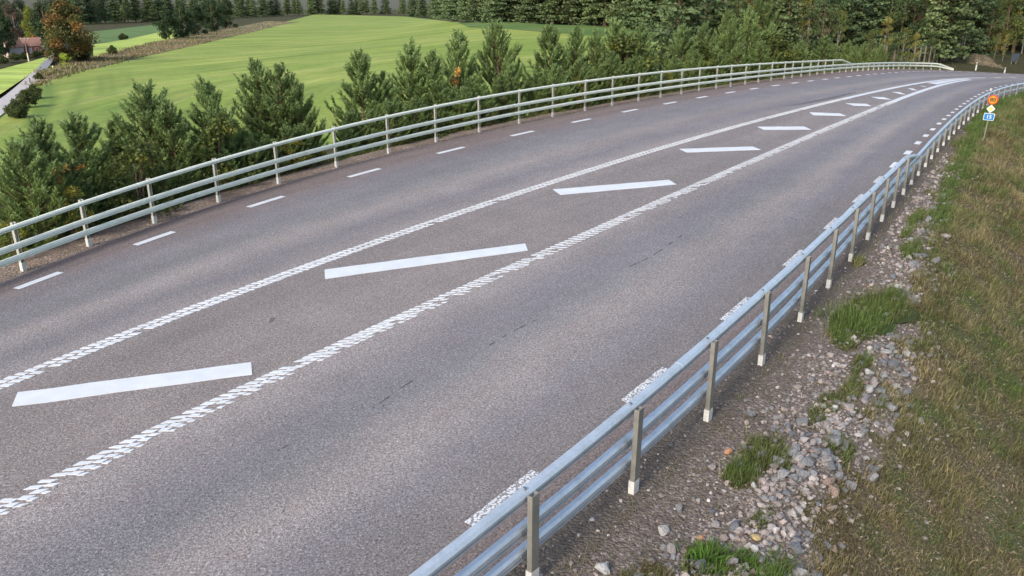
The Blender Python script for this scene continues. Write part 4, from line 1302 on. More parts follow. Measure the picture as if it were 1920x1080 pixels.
def young_pine(seed, h=3.6, w=1.25, n_needle=30, spacing=.25, tint=(1, 1, 1)):
    """Young Scots pine: whorls of upswept branches, each ending in bottle-brush shoots."""
    rng = np.random.default_rng(seed)
    mb = MB()
    zt = np.linspace(0, h, 8)
    bend = rng.normal(0, .04, 2)
    tr = np.stack([bend[0] * np.sin(zt), bend[1] * np.sin(zt * .8), zt], 1)
    mb.tube(tr, np.interp(zt, [0, h], [.060 * h / 3.6, .012]), 7)
    P, D, L, C = [], [], [], []
    at = lambda z: np.array([np.interp(z, zt, tr[:, 0]), np.interp(z, zt, tr[:, 1]), z])
    green = np.array([.178, .255, .058]); blue = np.array([.204, .285, .104]); old = np.array([.255, .245, .050])
    P.append(at(h - .05)); D.append([0, 0, 1.0]); L.append(.36); C.append(blue)
    z = h - .08; lev = 0
    while z > .25:
        f = 1 - z / h
        r = w * min(1.0, .12 + 1.20 * f ** .85) * rng.uniform(.85, 1.1)
        if f > .8: r *= .85
        nb = rng.integers(6, 9) if lev else 5
        ph = rng.uniform(0, 6.28)
        for b in range(nb):
            az = ph + b * 6.283 / nb + rng.normal(0, .25)
            rr = r * rng.uniform(.7, 1.15)
            el0 = math.radians(np.interp(f, [0, .15, .5, 1], [66, 48, 26, 8]) + rng.normal(0, 6))
            p = at(z + rng.normal(0, .05)); d = np.array([math.cos(az) * math.cos(el0), math.sin(az) * math.cos(el0), math.sin(el0)])
            steps = max(2, int(rr / .13)); seg = rr / steps; path = [p]
            for k in range(steps):
                d = unit(d + np.array([0, 0, .10 + .05 * rng.random()]) + rng.normal(0, .05, 3)); p = p + d * seg; path.append(p)
                if (k + 1) / steps > .30 or f < .12:
                    base = blue * (1 - .8 * f) + green * .8 * f
                    cc = base * (1 - .35 * f * rng.random()) + old * .35 * f * rng.random()
                    cc = cc * (.75 + .5 * rng.random())
                    for sgn in (-1, 1):
                        if rng.random() < .9:
                            sd = unit(np.cross(d, [0, 0, 1]) * sgn * rng.uniform(.5, 1.0) + d * .8 + np.array([0, 0, rng.uniform(.35, .9)]))
                            P.append(p); D.append(sd); L.append(rng.uniform(.14, .27)); C.append(cc)
                    if rng.random() < .7:
                        P.append(p); D.append(unit(d * .5 + np.array([0, 0, 1.0]))); L.append(rng.uniform(.12, .24)); C.append(cc)
                P.append(path[-2]); D.append(d); L.append(seg * 1.02); C.append(green * (.6 + .4 * rng.random()) if k < steps * .4 else cc if 'cc' in dir() else green)
            P.append(p); D.append(unit(d + np.array([0, 0, .8]))); L.append(rng.uniform(.20, .32)); C.append(blue * (.85 + .3 * rng.random()))
            if len(path) > 2: mb.tube(np.array(path), np.linspace(.016, .006, len(path)) * (.7 + f), 4)
        z -= spacing * rng.uniform(.85, 1.2) * (1.15 if lev == 0 else 1); lev += 1
    P, D, L, C = np.array(P), unit(np.array(D, float)), np.array(L), np.array(C) * np.array(tint)
    v, fc, c = needles(P, D, L, n_needle, .094, .023, C, rng)
    return np_mesh('crown', v, fc, M['needle'], False, c), mb.mesh('trunk', M['pine_bark'])


def leaf_quads(cen, size, col, rng, flat=0.0):
    n = len(cen)
    a = unit(rng.normal(size=(n, 3)) * np.array([1, 1, 1 - flat])); b = unit(np.cross(a, rng.normal(size=(n, 3))))
    s = (size * rng.uniform(.6, 1.35, n))[:, None]
    v = np.stack([cen - a * s * .5, cen + b * s * .32, cen + a * s * .5, cen - b * s * .32], 1).reshape(-1, 3)
    return v, np.arange(4 * n).reshape(-1, 4), np.repeat(col, 4, 0)


def leafy(seed, h=6.0, w=2.2, base=.2, n=3600, size=.16, pal=((.10, .14, .03),), lobes=26, bark='pine_bark', stem=.07, narrow=.5, multi=1, mat='leaf'):
    """Broad-leaved tree or bush: stems with limbs, leaves gathered in clumps with gaps between."""
    rng = np.random.default_rng(seed)
    mb = MB(); pal = np.array(pal)
    tops = []
    for k in range(multi):
        off = rng.normal(0, .12 * w, 2) if multi > 1 else np.zeros(2)
        zt = np.linspace(0, h * .93, 7); sw = rng.normal(0, .05 * h, 2)
        tr = np.stack([off[0] + sw[0] * (zt / h) ** 1.5, off[1] + sw[1] * (zt / h) ** 1.5, zt], 1)
        mb.tube(tr, np.interp(zt, [0, h], [stem, stem * .15]), 6); tops.append(tr)
    cen, col = [], []
    for i in range(lobes):
        f = rng.random() ** .8
        z = h * (base + (1 - base) * f)
        r = w * (np.sin(np.pi * np.clip(f * (1 - narrow * .4) + .12, 0, 1)) ** .7) * (1 - narrow * f * .55)
        az = rng.uniform(0, 6.283); rr = r * math.sqrt(rng.uniform(.1, 1))
        tr = tops[i % multi]
        ax = np.array([np.interp(z, tr[:, 2], tr[:, 0]), np.interp(z, tr[:, 2], tr[:, 1])])
        c = np.array([ax[0] + math.cos(az) * rr, ax[1] + math.sin(az) * rr, min(z, h * .98)])
        z0 = max(h * .1, c[2] - rr * .9)
        a0 = np.array([np.interp(z0, tr[:, 2], tr[:, 0]), np.interp(z0, tr[:, 2], tr[:, 1]), z0])
        if rr > .15 * w: mb.tube(np.stack([a0, (a0 + c) / 2 + [0, 0, .08 * rr], c]), [stem * .35, stem * .2, stem * .07], 4)
        m = int(n / lobes * rng.uniform(.6, 1.4)); rad = w * rng.uniform(.22, .42)
        q = rng.normal(size=(m, 3)); q = unit(q) * (rng.random((m, 1)) ** .5) * rad * np.array([1, 1, .8])
        cc = pal[rng.integers(len(pal))] * rng.uniform(.75, 1.25)
        cen.append(c + q); col.append(cc[None] * rng.uniform(.7, 1.35, (m, 1)))
    cen = np.concatenate(cen); col = np.concatenate(col); cen[:, 2] = np.maximum(cen[:, 2], .05)
    v, f, c = leaf_quads(cen, np.full(len(cen), size), col, rng)
    return np_mesh('crown', v, f, M[mat], False, c), mb.mesh('trunk', M[bark])


def conifer(seed, h=11.0, w=2.4, n_tier=26, tint=(.040, .066, .032), base=.06, gap=0.0, pal2=(.105, .135, .055)):
    """Older spruce: drooping tiers of needle sprays round a straight stem."""
    rng = np.random.default_rng(seed); mb = MB()
    mb.tube(np.array([[0, 0, 0], [0, 0, h * .5], [0, 0, h]]), [.018 * h, .011 * h, .02], 7)
    cen, siz, col = [], [], []
    for k in range(n_tier):
        f = (k + rng.random() * .5) / n_tier
        z = h * (base + (1 - base) * f)
        r = w * (1 - f) ** .8 * rng.uniform(.8, 1.1) + .12
        nb = int(5 + 6 * (1 - f))
        for b in range(nb):
            if rng.random() < gap: continue
            az = rng.uniform(0, 6.283); rr = r * rng.uniform(.65, 1.12)
            m = max(4, int(rr / .085))
            t = np.linspace(.12, 1, m)
            x = rr * t; zz = z - .22 * rr * t ** 1.2 + .20 * rr * np.maximum(0, t - .65) + .05
            wd = .10 + .26 * np.sin(np.pi * np.clip(t, 0, 1) * .8) * rr / w
            for rep in range(2):
                y = rng.normal(0, 1, m) * wd
                cen.append(np.stack([math.cos(az) * x - math.sin(az) * y, math.sin(az) * x + math.cos(az) * y, zz + rng.normal(0, .06, m) - abs(y) * .25], 1))
                tone = rng.random()
                c0 = np.array(tint) * (1 - tone) + np.array(pal2) * tone
                col.append(c0[None] * (rng.uniform(.65, 1.25, (m, 1)) * (.7 + .5 * t[:, None])))
            if rr > .7: mb.tube(np.array([[0, 0, z], [math.cos(az) * rr * .9, math.sin(az) * rr * .9, z - .18 * rr]]), [.02, .008], 4)
    cen = np.concatenate(cen); col = np.concatenate(col)
    v, f, c = leaf_quads(cen, np.full(len(cen), .30), col, rng, .35)
    return np_mesh('crown', v, f, M['spruce'], False, c), mb.mesh('trunk', M['pine_bark'])


def plant(name, meshes, xyz, scale, rz, label, cat='tree', group=None, wide=1.0):
    o = empty(name, xyz, rz)
    o.scale = (scale * wide, scale * wide, scale)
    tag(o, label, cat, group)
    link('trunk', meshes[1], o); link('crown', meshes[0], o)
    return o


def zg(x, y): return float(zground(x, y)[0])


# ------------------------------------------------------------------ young pines behind the far railing
PINES = [young_pine(11 + i, 3.6, w_, n_, s_) for i, (w_, n_, s_) in enumerate([(1.25, 22, .25), (1.10, 23, .26), (1.40, 20, .25), (1.20, 22, .27), (1.30, 21, .24), (1.0, 24, .28)])]
YELLOW = leafy(61, 2.4, .8, .15, 1500, .085, ((.20, .19, .03), (.26, .22, .035), (.14, .16, .03)), 20, 'pine_bark', .02, .3, 3)
OLIVE = leafy(62, 2.2, .8, .1, 1700, .085, ((.10, .125, .03), (.13, .14, .03), (.075, .10, .025)), 22, 'pine_bark', .02, .3, 4)
ORANGE = leafy(63, 2.0, .30, .5, 110, .075, ((.34, .17, .035), (.40, .23, .05)), 5, 'pine_bark', .016, .3, 2)


def rail_y(px):
    """Distance ahead of the far railing's foot in column px."""
    c, s = math.cos(PITCH), math.sin(PITCH)
    p = LBc.p; z = zroad(p[:, 0], p[:, 1]) - CAM_H
    col = 960 + 1600 * p[:, 0] / (p[:, 1] * c - z * s)
    return float(np.interp(px, col, p[:, 1]))


def put_by_top(name, meshes, px, top, back, label, cat='tree', group=None, wide=1.0, mesh_h=3.6, rz=None, extra=0.36):
    Y = rail_y(px) + back
    x = beside(px, Y, 0.5)
    z = zg(x, Y) - .05
    zt = top_height(x, Y, top)
    sc = (zt - z) / (mesh_h + extra)
    x = beside(px, Y, zt)
    return plant(name, meshes, (x, Y, z), sc, RNG.uniform(0, 6.28) if rz is None else rz, label, cat, group, 1.26 * wide * (1.0 if sc < 1.15 else 1.15 / sc))


G1 = 'young pines growing behind the far guardrail'
near_pines = [
    (28, 262, 2.0, 2, 1.1, 'young pine cut by the picture edge behind the guardrail, dark and low'),
    (72, 224, 2.4, 0, 1.1, 'bushy young pine behind the guardrail, with the gravel lane just above its top'),
    (136, 214, 3.2, 3, 1.15, 'dense blue-green young pine standing over the small orange shrub'),
    (206, 224, 4.2, 5, .9, 'small slim young pine between the dense blue-green and the broad tall pine'),
    (278, 156, 3.4, 2, 1.10, 'broad tall young pine with two tops, in front of the wide open field'),
    (312, 190, 2.4, 4, .9, 'short young pine pressed against the broad two-topped pine'),
    (381, 144, 3.4, 1, .95, 'slender young pine with a tall bare leader and open whorls'),
    (402, 186, 2.4, 5, .9, 'low pale young pine below the slender bare-leader pine'),
    (476, 112, 4.2, 0, .95, 'tall young pine with several leaders, beside the widest gap in the row'),
    (520, 122, 3.2, 4, 1.1, 'wide young pine at the edge of the widest gap in the row'),
    (556, 150, 2.6, 3, .85, 'narrow young pine, last one before the widest gap in the row'),
    (674, 94, 3.6, 3, 1.0, 'pointed young pine, first one after the widest gap in the row'),
    (717, 132, 3.4, 5, .9, 'small bluish young pine between the pointed pine and the clump of three'),
    (768, 74, 4.2, 1, 1.0, 'young pine with a thin leader, highest in the clump of three'),
    (809, 96, 3.4, 4, .9, 'rounded young pine in the middle of the clump of three'),
    (860, 58, 4.4, 0, .95, 'young pine with orange leaves of a sapling showing at its side'),
    (926, 42, 4.4, 2, .9, 'dense dark young pine closing the clump before the field gap'),
    (958, 120, 2.6, 5, 1.0, 'low young pine at the foot of the dense dark pine'),
    (1032, 46, 4.6, 3, 1.0, 'broad young pine, first one after the narrow field gap'),
    (1082, 48, 5.0, 1, .95, 'dark young pine inside the thick group past the narrow gap'),
    (1118, 56, 4.0, 4, .8, 'young pine squeezed between the dark pine and the yellowing tall one'),
    (1156, 38, 4.8, 2, .95, 'tall yellowing young pine in the thick group past the narrow gap'),
    (1202, 44, 4.6, 0, .85, 'blue-tipped young pine ending the thick group beside the last field strip'),
    (1284, 46, 5.0, 3, .95, 'blue-green young pine just past the last strip of field'),
    (1322, 44, 5.2, 4, .95, 'olive young pine in front of the dark wood edge'),
    (1366, 20, 6.0, 0, .9, 'tall dark young pine reaching out of the picture above the long guardrail'),
    (1408, 14, 6.2, 1, .95, 'tall dark young pine beside the olive birch bush'),
    (1446, 44, 5.0, 2, .8, 'stout young pine overgrown by the yellow-green bush'),
    (1530, 96, 6.0, 5, 1.1, 'small young pine in front of the dark hollow in the wood'),
    (1566, 84, 6.5, 3, 1.1, 'blue-green young pine above the bent end of the top rail'),
    (1606, 84, 7.5, 0, 1.0, 'blue-green young pine just past the bent end of the top rail'),
    (1640, 92, 7.0, 4, 1.0, 'low grey-green young pine behind the two-rail stretch of the guardrail'),
]
for px, top, back, k, wd, lab in near_pines:
    put_by_top('young_pine', PINES[k], px, top, back, lab, 'tree', G1, wd)
# smaller pines filling the lower row: alike seedlings
SHORT = ['low dark pine at the picture edge', 'bushy pine below the gravel lane', 'dense blue-green pine', 'small slim pine', 'broad two-topped pine', 'short pine pressed on the two-topped one', 'slender bare-leader pine', 'low pale pine', 'many-leader pine', 'wide pine before the big gap', 'narrow pine before the big gap',
         'pointed pine after the big gap', 'small bluish pine', 'thin-leader pine of the clump', 'rounded middle pine of the clump', 'pine with the orange sapling', 'dense dark pine', 'low pine under the dense dark one', 'broad pine after the field gap', 'dark pine in the thick group', 'squeezed pine of the thick group', 'tall yellowing pine', 'blue-tipped pine',
         'blue-green pine past the field strip', 'olive pine at the wood edge', 'tall pine over the long guardrail', 'tall pine beside the birch bush', 'stout overgrown pine', 'small pine before the dark hollow', 'pine over the bent rail end', 'pine just past the bent rail end', 'low grey-green pine']
used_lab = {}
for px, dy, back, k in [(10, 74, 1.6, 1), (52, 66, 1.5, 4), (104, 70, 1.5, 0), (168, 78, 1.7, 3), (232, 84, 1.7, 5), (258, 96, 2.2, 2), (338, 78, 1.6, 1), (362, 70, 1.8, 0), (432, 88, 1.8, 3), (452, 100, 2.2, 2), (498, 80, 1.6, 5),
                        (584, 44, 2.0, 4), (648, 58, 2.0, 1), (696, 70, 2.0, 0), (742, 72, 2.2, 2), (790, 62, 2.0, 5), (838, 76, 2.4, 3), (882, 84, 2.4, 4), (906, 70, 2.0, 1), (1010, 66, 2.4, 2), (1058, 58, 2.2, 0),
                        (1100, 56, 2.4, 5), (1134, 62, 2.6, 3), (1180, 58, 2.6, 2), (1222, 44, 2.4, 1), (1266, 50, 2.8, 5), (1304, 52, 2.8, 0), (1344, 50, 3, 3), (1388, 48, 3, 4), (1428, 44, 3, 2), (1474, 34, 3.5, 1), (1504, 30, 3.6, 0), (1548, 30, 4, 3),
                        (30, 108, 2.6, 3), (88, 104, 2.6, 1), (152, 110, 2.6, 4), (190, 104, 2.6, 2), (216, 70, 1.4, 0), (300, 84, 1.5, 4), (352, 104, 2.6, 5), (418, 78, 1.5, 1), (470, 82, 1.4, 0), (534, 84, 1.5, 3), (562, 78, 1.6, 2), (660, 80, 2.4, 3), (728, 78, 1.6, 4), (778, 76, 1.6, 1), (822, 84, 2.6, 0), (868, 70, 1.6, 2), (940, 80, 2.4, 5), (1042, 76, 1.8, 3), (1088, 78, 2.6, 4), (1146, 78, 2.4, 0), (1196, 70, 2.4, 5)]:
    base_row = 540 - 1600 * ((rail_y(px) * math.sin(PITCH) - CAM_H * math.cos(PITCH)) / (rail_y(px) * math.cos(PITCH) + CAM_H * math.sin(PITCH)))
    j = int(np.argmin([abs(q[0] - px) for q in near_pines])); lab = f"pine sapling at the guardrail, {'left' if px < near_pines[j][0] else 'right'} of the {SHORT[j]}"
    if lab in used_lab: lab = lab.replace('pine sapling', 'second pine sapling') if lab.replace('pine sapling', 'second pine sapling') not in used_lab else lab.replace('pine sapling', 'third pine sapling')
    used_lab[lab] = 1
    put_by_top('pine_sapling', PINES[k], px, base_row - dy - 20, back, lab, 'tree', 'pine saplings right behind the far guardrail', 1.25)
# leafy saplings and bushes along the railing
for px, top, back, kind, wd, lab in [
        (128, 352, 1.0, 'Y', .8, 'thin yellow-green shrub poking up behind the guardrail post under the dense blue-green pine'),
        (14, 420, .9, 'Y', 1.0, 'yellowish shrub behind the guardrail at the picture edge'),
        (236, 268, 1.6, 'O', 1.0, 'olive shrub at the foot of the broad two-topped pine'),
        (110, 286, 1.7, 'R', 1.0, 'small orange-leaved shrub under the dense blue-green pine'),
        (388, 220, 1.9, 'O', .9, 'olive leafy shrub between the slender pine and the tall many-leader pine'),
        (545, 262, 1.2, 'Y', 1.2, 'yellow-brown shrub behind the guardrail below the wide young pine'),
        (606, 282, 1.0, 'Y', .9, 'low yellow-green shrub in the widest gap of the pine row'),
        (850, 108, 3.0, 'R', 1.1, 'orange-leaved sapling glowing among the clump of pines'),
        (806, 210, 1.4, 'O', 1.2, 'olive shrub below the clump of three pines'),
        (915, 196, 1.3, 'O', 1.2, 'olive shrub below the dense dark pine'),
        (1088, 150, 1.6, 'Y', 1.0, 'yellow shrub between guardrail posts below the dark pine'),
        (1168, 146, 1.6, 'Y', .8, 'brightest yellow shrub behind the guardrail, under the yellowing pine'),
        (1215, 140, 1.6, 'O', 1.0, 'olive shrub behind the guardrail near the last strip of field'),
        (1252, 136, 1.8, 'Y', .8, 'yellow-green shrub behind the guardrail under the last strip of field'),
        (1176, 62, 3.8, 'O', 1.5, 'yellow-green sapling rising through the tall yellowing pine'),
        (1332, 78, 4.0, 'O', 1.6, 'olive birch bush beside the blue-green pine past the last field strip'),
        (1462, 62, 4.4, 'O', 1.6, 'large yellow-green bush at the edge of the dark hollow in the wood')]:
    ms = {'Y': YELLOW, 'O': OLIVE, 'R': ORANGE}[kind]; hh = {'Y': 2.4, 'O': 2.2, 'R': 2.0}[kind]
    put_by_top('shrub' if back < 3 else 'leafy_sapling', ms, px, top, back, lab, 'shrub', 'leafy shrubs among the young pines', wd, hh, None, .05)

# ground cover on the bank behind the far railing
def undergrowth(n):
    s = LBc.L * RNG.random(n) ** 1.35; s = s[s < S_END]; n = len(s)
    w = -(0.72 + 4.5 * RNG.random(n) ** 1.4)
    p = LBc.off(s, w); z = zground(p[:, 0], p[:, 1])
    L = RNG.uniform(.08, .42, n) * smoothstep(.4, 1.3, -w) + .05
    ang = RNG.random(n) * 6.283
    lean = np.stack([np.cos(ang), np.sin(ang)], 1) * RNG.uniform(.1, .8, n)[:, None]
    pal = np.array([(.075, .115, .032), (.115, .145, .04), (.16, .14, .055), (.20, .16, .085), (.05, .075, .025)])
    col = pal[np.clip((vnoise(s * .7, w * .9, 51) * 3.2 + RNG.normal(0, .8, n)).astype(int), 0, 4)] * RNG.uniform(.7, 1.2, (n, 1))
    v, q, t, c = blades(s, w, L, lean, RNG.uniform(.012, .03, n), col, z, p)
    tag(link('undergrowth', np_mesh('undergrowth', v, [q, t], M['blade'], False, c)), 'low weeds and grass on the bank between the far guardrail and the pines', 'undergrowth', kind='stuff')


undergrowth(120000)

# ------------------------------------------------------------------ forest past the far bend
SPRUCE = [conifer(201 + i, 11, w_, 26, t_, b_, g_) for i, (w_, t_, b_, g_) in enumerate([(2.5, (.078, .125, .056), .04, .05), (2.1, (.098, .145, .056), .08, .10), (2.8, (.066, .108, .050), .02, .05), (1.8, (.110, .155, .058), .10, .15)])]
BIRCH = [leafy(221 + i, 8.5, 1.7, .28, 3000, .15, p_, 30, 'birch_bark', .075, .7, 1 + i % 2) for i, p_ in enumerate([((.22, .20, .045), (.17, .17, .04), (.26, .22, .05)), ((.13, .155, .04), (.17, .18, .045)), ((.21, .15, .06), (.17, .13, .05), (.15, .15, .05))])]
GREENB = [leafy(231 + i, 6.0, 2.0, .02, 4200, .15, p_, 34, 'pine_bark', .07, .45, 2) for i, p_ in enumerate([((.070, .105, .036), (.090, .125, .040), (.055, .090, .036)), ((.10, .13, .036), (.13, .145, .036))])]
TALLPINE = [young_pine(71 + i, 8.0, 2.3, 26, .55) for i in range(2)]
for me in (t[0] for t in TALLPINE): pass


def put_tree(name, meshes, px, Y, top, mesh_h, label, cat='tree', group=None, wide=1.0, sink=.1):
    x = beside(px, Y, 0.0); z = zg(x, Y) - sink
    zt = top_height(x, Y, top); x = beside(px, Y, (z + zt) / 2)
    sc = max((zt - z) / mesh_h, .2)
    return plant(name, meshes, (x, Y, z), sc, RNG.uniform(0, 6.28), label, cat, group, wide)


G2 = 'trees at the wood edge beyond the road bend'
GP = [t for t in PINES]
for nm, ms, px, Y, top, mh, wd, lab in [
        ('birch_tree', BIRCH[2], 1502, 66, 52, 8.5, .8, 'small brown-leaved birch with a thin pale stem inside the dark hollow'),
        ('leafy_tree', GREENB[0], 1548, 67, 78, 6, .8, 'round grey-green bush beside the dark hollow'),
        ('birch_tree', BIRCH[1], 1572, 72, 20, 8.5, .7, 'tall thin birch with a pale stem behind the bent end of the top rail'),
        ('birch_tree', BIRCH[2], 1594, 76, 30, 8.5, .9, 'brown birch with bare lower stem just past the pale-stemmed one'),
        ('leafy_tree', GREENB[1], 1632, 70, 58, 6, .75, 'golden-olive bushy tree above the two-rail stretch'),
        ('birch_tree', BIRCH[0], 1660, 74, 34, 8.5, .9, 'bright yellow-crowned birch reaching out of the picture'),
        ('leafy_tree', GREENB[0], 1676, 68, 82, 6, .9, 'low blue-green bush in front of the yellow-crowned birch'),
        ('birch_tree', BIRCH[1], 1694, 72, 52, 8.5, 1.0, 'olive birch between the yellow-crowned birch and the pointed golden one'),
        ('birch_tree', BIRCH[0], 1714, 69, 62, 8.5, .62, 'narrow pointed golden birch at the start of the wooden fence'),
        ('leafy_tree', GREENB[1], 1700, 66, 98, 6, .9, 'low ochre bush below the pointed golden birch'),
        ('birch_tree', BIRCH[2], 1656, 67, 100, 8.5, .9, 'small ochre sapling right behind the guardrail in front of blue-green bushes'),
        ('leafy_tree', GREENB[0], 1742, 76, 60, 6, .8, 'dark green round tree behind the wooden fence'),
        ('birch_tree', BIRCH[2], 1795, 92, 42, 8.5, .7, 'small orange-brown crown showing between tall dark spruces'),
        ('pine_tree', PINES[0], 1588, 68, 76, 3.9, 1.2, 'bushy blue-green pine at the wood edge just past the bent rail end'),
        ('pine_tree', PINES[4], 1618, 69, 80, 3.9, 1.2, 'bushy blue-green pine at the wood edge left of the golden-olive tree'),
        ('pine_tree', PINES[2], 1650, 67, 84, 3.9, 1.1, 'low bushy pine at the wood edge below the yellow-crowned birch'),
        ('spruce_tree', SPRUCE[0], 1735, 80, 14, 11, 1.2, 'dark spruce rising behind the pointed golden birch'),
        ('spruce_tree', SPRUCE[2], 1765, 84, 20, 11, 1.2, 'dark spruce behind the highest part of the wooden fence'),
        ('spruce_tree', SPRUCE[3], 1826, 92, 30, 11, 1.2, 'dark spruce behind the crest of the earth bank'),
        ('birch_tree', BIRCH[2], 1868, 84, 62, 8.5, .62, 'slim brown birch with a white stem, first of the three by the earth bank'),
        ('birch_tree', BIRCH[0], 1884, 83, 64, 8.5, .70, 'yellow-brown birch with a white stem, tallest of the three by the earth bank'),
        ('birch_tree', BIRCH[2], 1900, 86, 74, 8.5, .62, 'brown birch with a leaning white stem, nearest the dark board sign')]:
    put_tree(nm, ms, px, Y, top, mh, lab, 'tree', G2, wd)

forest_lab = {'s': 'tall dark green spruce standing in the wood behind the road bend', 'b': 'autumn birch with thin pale stem deep in the wood', 'g': 'grey-green bushy tree deep in the wood', 'p': 'tall pine with upswept branches deep in the wood', 'y': 'half-grown blue-green pine along the wood edge'}
forest_grp = {'s': 'spruces in the wood behind the bend', 'b': 'birches in the wood behind the bend', 'g': 'bushy trees in the wood behind the bend', 'p': 'tall pines in the wood behind the bend', 'y': 'half-grown pines along the wood edge'}
frng = np.random.default_rng(99)
for row, (back0, n) in enumerate([(9, 30), (15, 30), (22, 30), (31, 28)]):
    for i in range(n):
        px = np.interp(i + frng.uniform(-.3, .3), [0, n - 1], [1268 - row * 8, 2010])
        Y = 47 + (px - 1268) / 742 * 34 + back0 + frng.normal(0, 1.2)
        if row == 0 and (1480 < px < 1735 or px > 1835): continue
        if row == 1 and 1480 < px < 1530: continue
        if px > 1780 and row == 0: Y += 8
        kind = frng.choice(['s', 's', 's', 'g', 'g', 'p', 'b', 'b'] if row else ['s', 's', 's', 'y', 'y', 'g', 'b'])
        x = beside(px, Y, 0); z = zg(x, Y) - .2
        if kind == 's': ms, sc, nm = SPRUCE[frng.integers(4)], frng.uniform(.75, 1.2), 'spruce_tree'
        elif kind == 'g': ms, sc, nm = GREENB[frng.integers(2)], frng.uniform(.85, 1.3), 'leafy_tree'
        elif kind == 'y': ms, sc, nm = PINES[frng.integers(6)], frng.uniform(1.5, 2.1), 'pine_tree'
        elif kind == 'p': ms, sc, nm = TALLPINE[frng.integers(2)], frng.uniform(.8, 1.25), 'pine_tree'
        else: ms, sc, nm = BIRCH[frng.integers(3)], frng.uniform(.8, 1.15), 'birch_tree'
        plant(nm, ms, (x, Y, z), sc, frng.uniform(0, 6.28), forest_lab[kind], 'tree', forest_grp[kind], frng.uniform(.8, 1.1))
# far wood closing the view beyond the fields
for i in range(110):
    px = np.interp((i % 55) + frng.uniform(-.3, .3), [0, 54], [120, 1290])
    x, Y = survey(px, float(np.interp(px, [120, 300, 480, 700, 900, 1100, 1200, 1290], [44, 38, 30, 24, 40, 47, 58, 66]))); Y += frng.uniform(0, 8) + 12 * (i >= 55); x = beside(px, Y, -8); z = float(zfield(x, Y)) - .2
    k = 's'
    ms, nm = (SPRUCE[frng.integers(4)], 'spruce_tree') if k == 's' else (GREENB[frng.integers(2)], 'leafy_tree')
    plant(nm, ms, (x, Y, z), frng.uniform(1.1, 1.7) * 1.15, frng.uniform(0, 6.28), 'tree of the distant wood line beyond the open fields' if k == 's' else 'leafy tree of the distant wood line', 'tree', 'distant wood line', 1.25)

# scrub under the wood
def scrub(n):
    s = TOP_END[0] - 12 + 34 * RNG.random(n); w = -(1.6 + 9 * RNG.random(n))
    p = LBc.off(s, w); z = zground(p[:, 0], p[:, 1])
    cen = np.c_[p, z + RNG.random(n) ** 1.6 * .9]
    pal = np.array([(.075, .11, .038), (.12, .13, .04), (.17, .15, .055), (.05, .07, .028)])
    v, f, c = leaf_quads(cen, np.full(n, .16), pal[RNG.integers(0, 4, n)] * RNG.uniform(.6, 1.2, (n, 1)), RNG)
    tag(link('undergrowth', np_mesh('undergrowth', v, f, M['leaf'], False, c)), 'dark scrub under the wood edge behind the far guardrail', 'undergrowth', kind='stuff')


scrub(17000)

# ------------------------------------------------------------------ earth bank, wooden fence, marker posts, board
def earth_bank():
    n, m = 40, 22
    a, b = np.meshgrid(np.linspace(0, 1, n), np.linspace(0, 1, m), indexing='ij')
    p0 = np.array([beside(1750, 80, -2), 80]); p1 = np.array([beside(1925, 76, -2), 76])
    x = p0[0] + (p1[0] - p0[0]) * a; y = p0[1] + (p1[1] - p0[1]) * a + b * 7
    zb = zground(x.ravel(), y.ravel()).reshape(n, m)
    hh = np.sin(np.pi * np.clip(a * 1.05, 0, 1)) ** .7 * smoothstep(0, .5, b) * (1 - .4 * smoothstep(.7, 1, b)) * .95
    hh = hh * (.35 + 1.1 * vnoise(x * .7, y * .7, 61)) + .45 * (vnoise(x * 2.3, y * 2.3, 62) - .5) * (hh > .2)
    m_, nt, bb = new_mat('bare_earth'); P = pos(nt)
    c = ramp(nt, noise(nt, P, .9, 6, .75), [(.3, (.04, .04, .018)), (.50, (.085, .07, .035)), (.62, (.17, .125, .085)), (.75, (.26, .20, .16))])
    nt.links.new(c, bb.inputs['Base Color']); bb.inputs['Roughness'].default_value = .95
    bump(nt, bb, noise(nt, P, 3, 5), .3, 1)
    tag(link('earth_bank', np_mesh('earth_bank', np.stack([x, y, zb - .1 + hh], -1).reshape(-1, 3), grid_faces(n, m)[:, ::-1], m_, False)), kind='structure')


earth_bank()


def fence():
    pts = [(1640, 71), (1692, 72.5), (1750, 76), (1785, 80), (1815, 85)]
    P = Curve([(beside(px, Y, -1), Y) for px, Y in pts])
    root = empty('game_fence', (*P.p[0], zg(*P.p[0])))
    tag(root, 'weathered fence of upright wooden posts with wire climbing the earth bank', 'fence')
    R = Vector(root.location)
    tops = []
    for s in np.arange(0.3, P.L - .2, 1.0):
        x, y = P.at(np.array([s]))[0]; z = zg(x, y) + .9 * smoothstep(.72, 1, s / P.L)
        h = RNG.uniform(1.35, 1.6)
        mb = MB(); mb.tube([(0, 0, -.2), (RNG.normal(0, .02), RNG.normal(0, .02), h)], [.075, .06], 6)
        link('fence_post', mb.mesh('fence_post', M['wood']), root, Vector((x, y, z)) - R)
        tops.append((x, y, z, h))
    for f in (.3, .6, .92):
        mb = MB(); mb.tube([(a, b, c + h * f) for a, b, c, h in tops], .012, 4)
        o = mb.build('wire', M['bolt'], root); o.location = -R


fence()


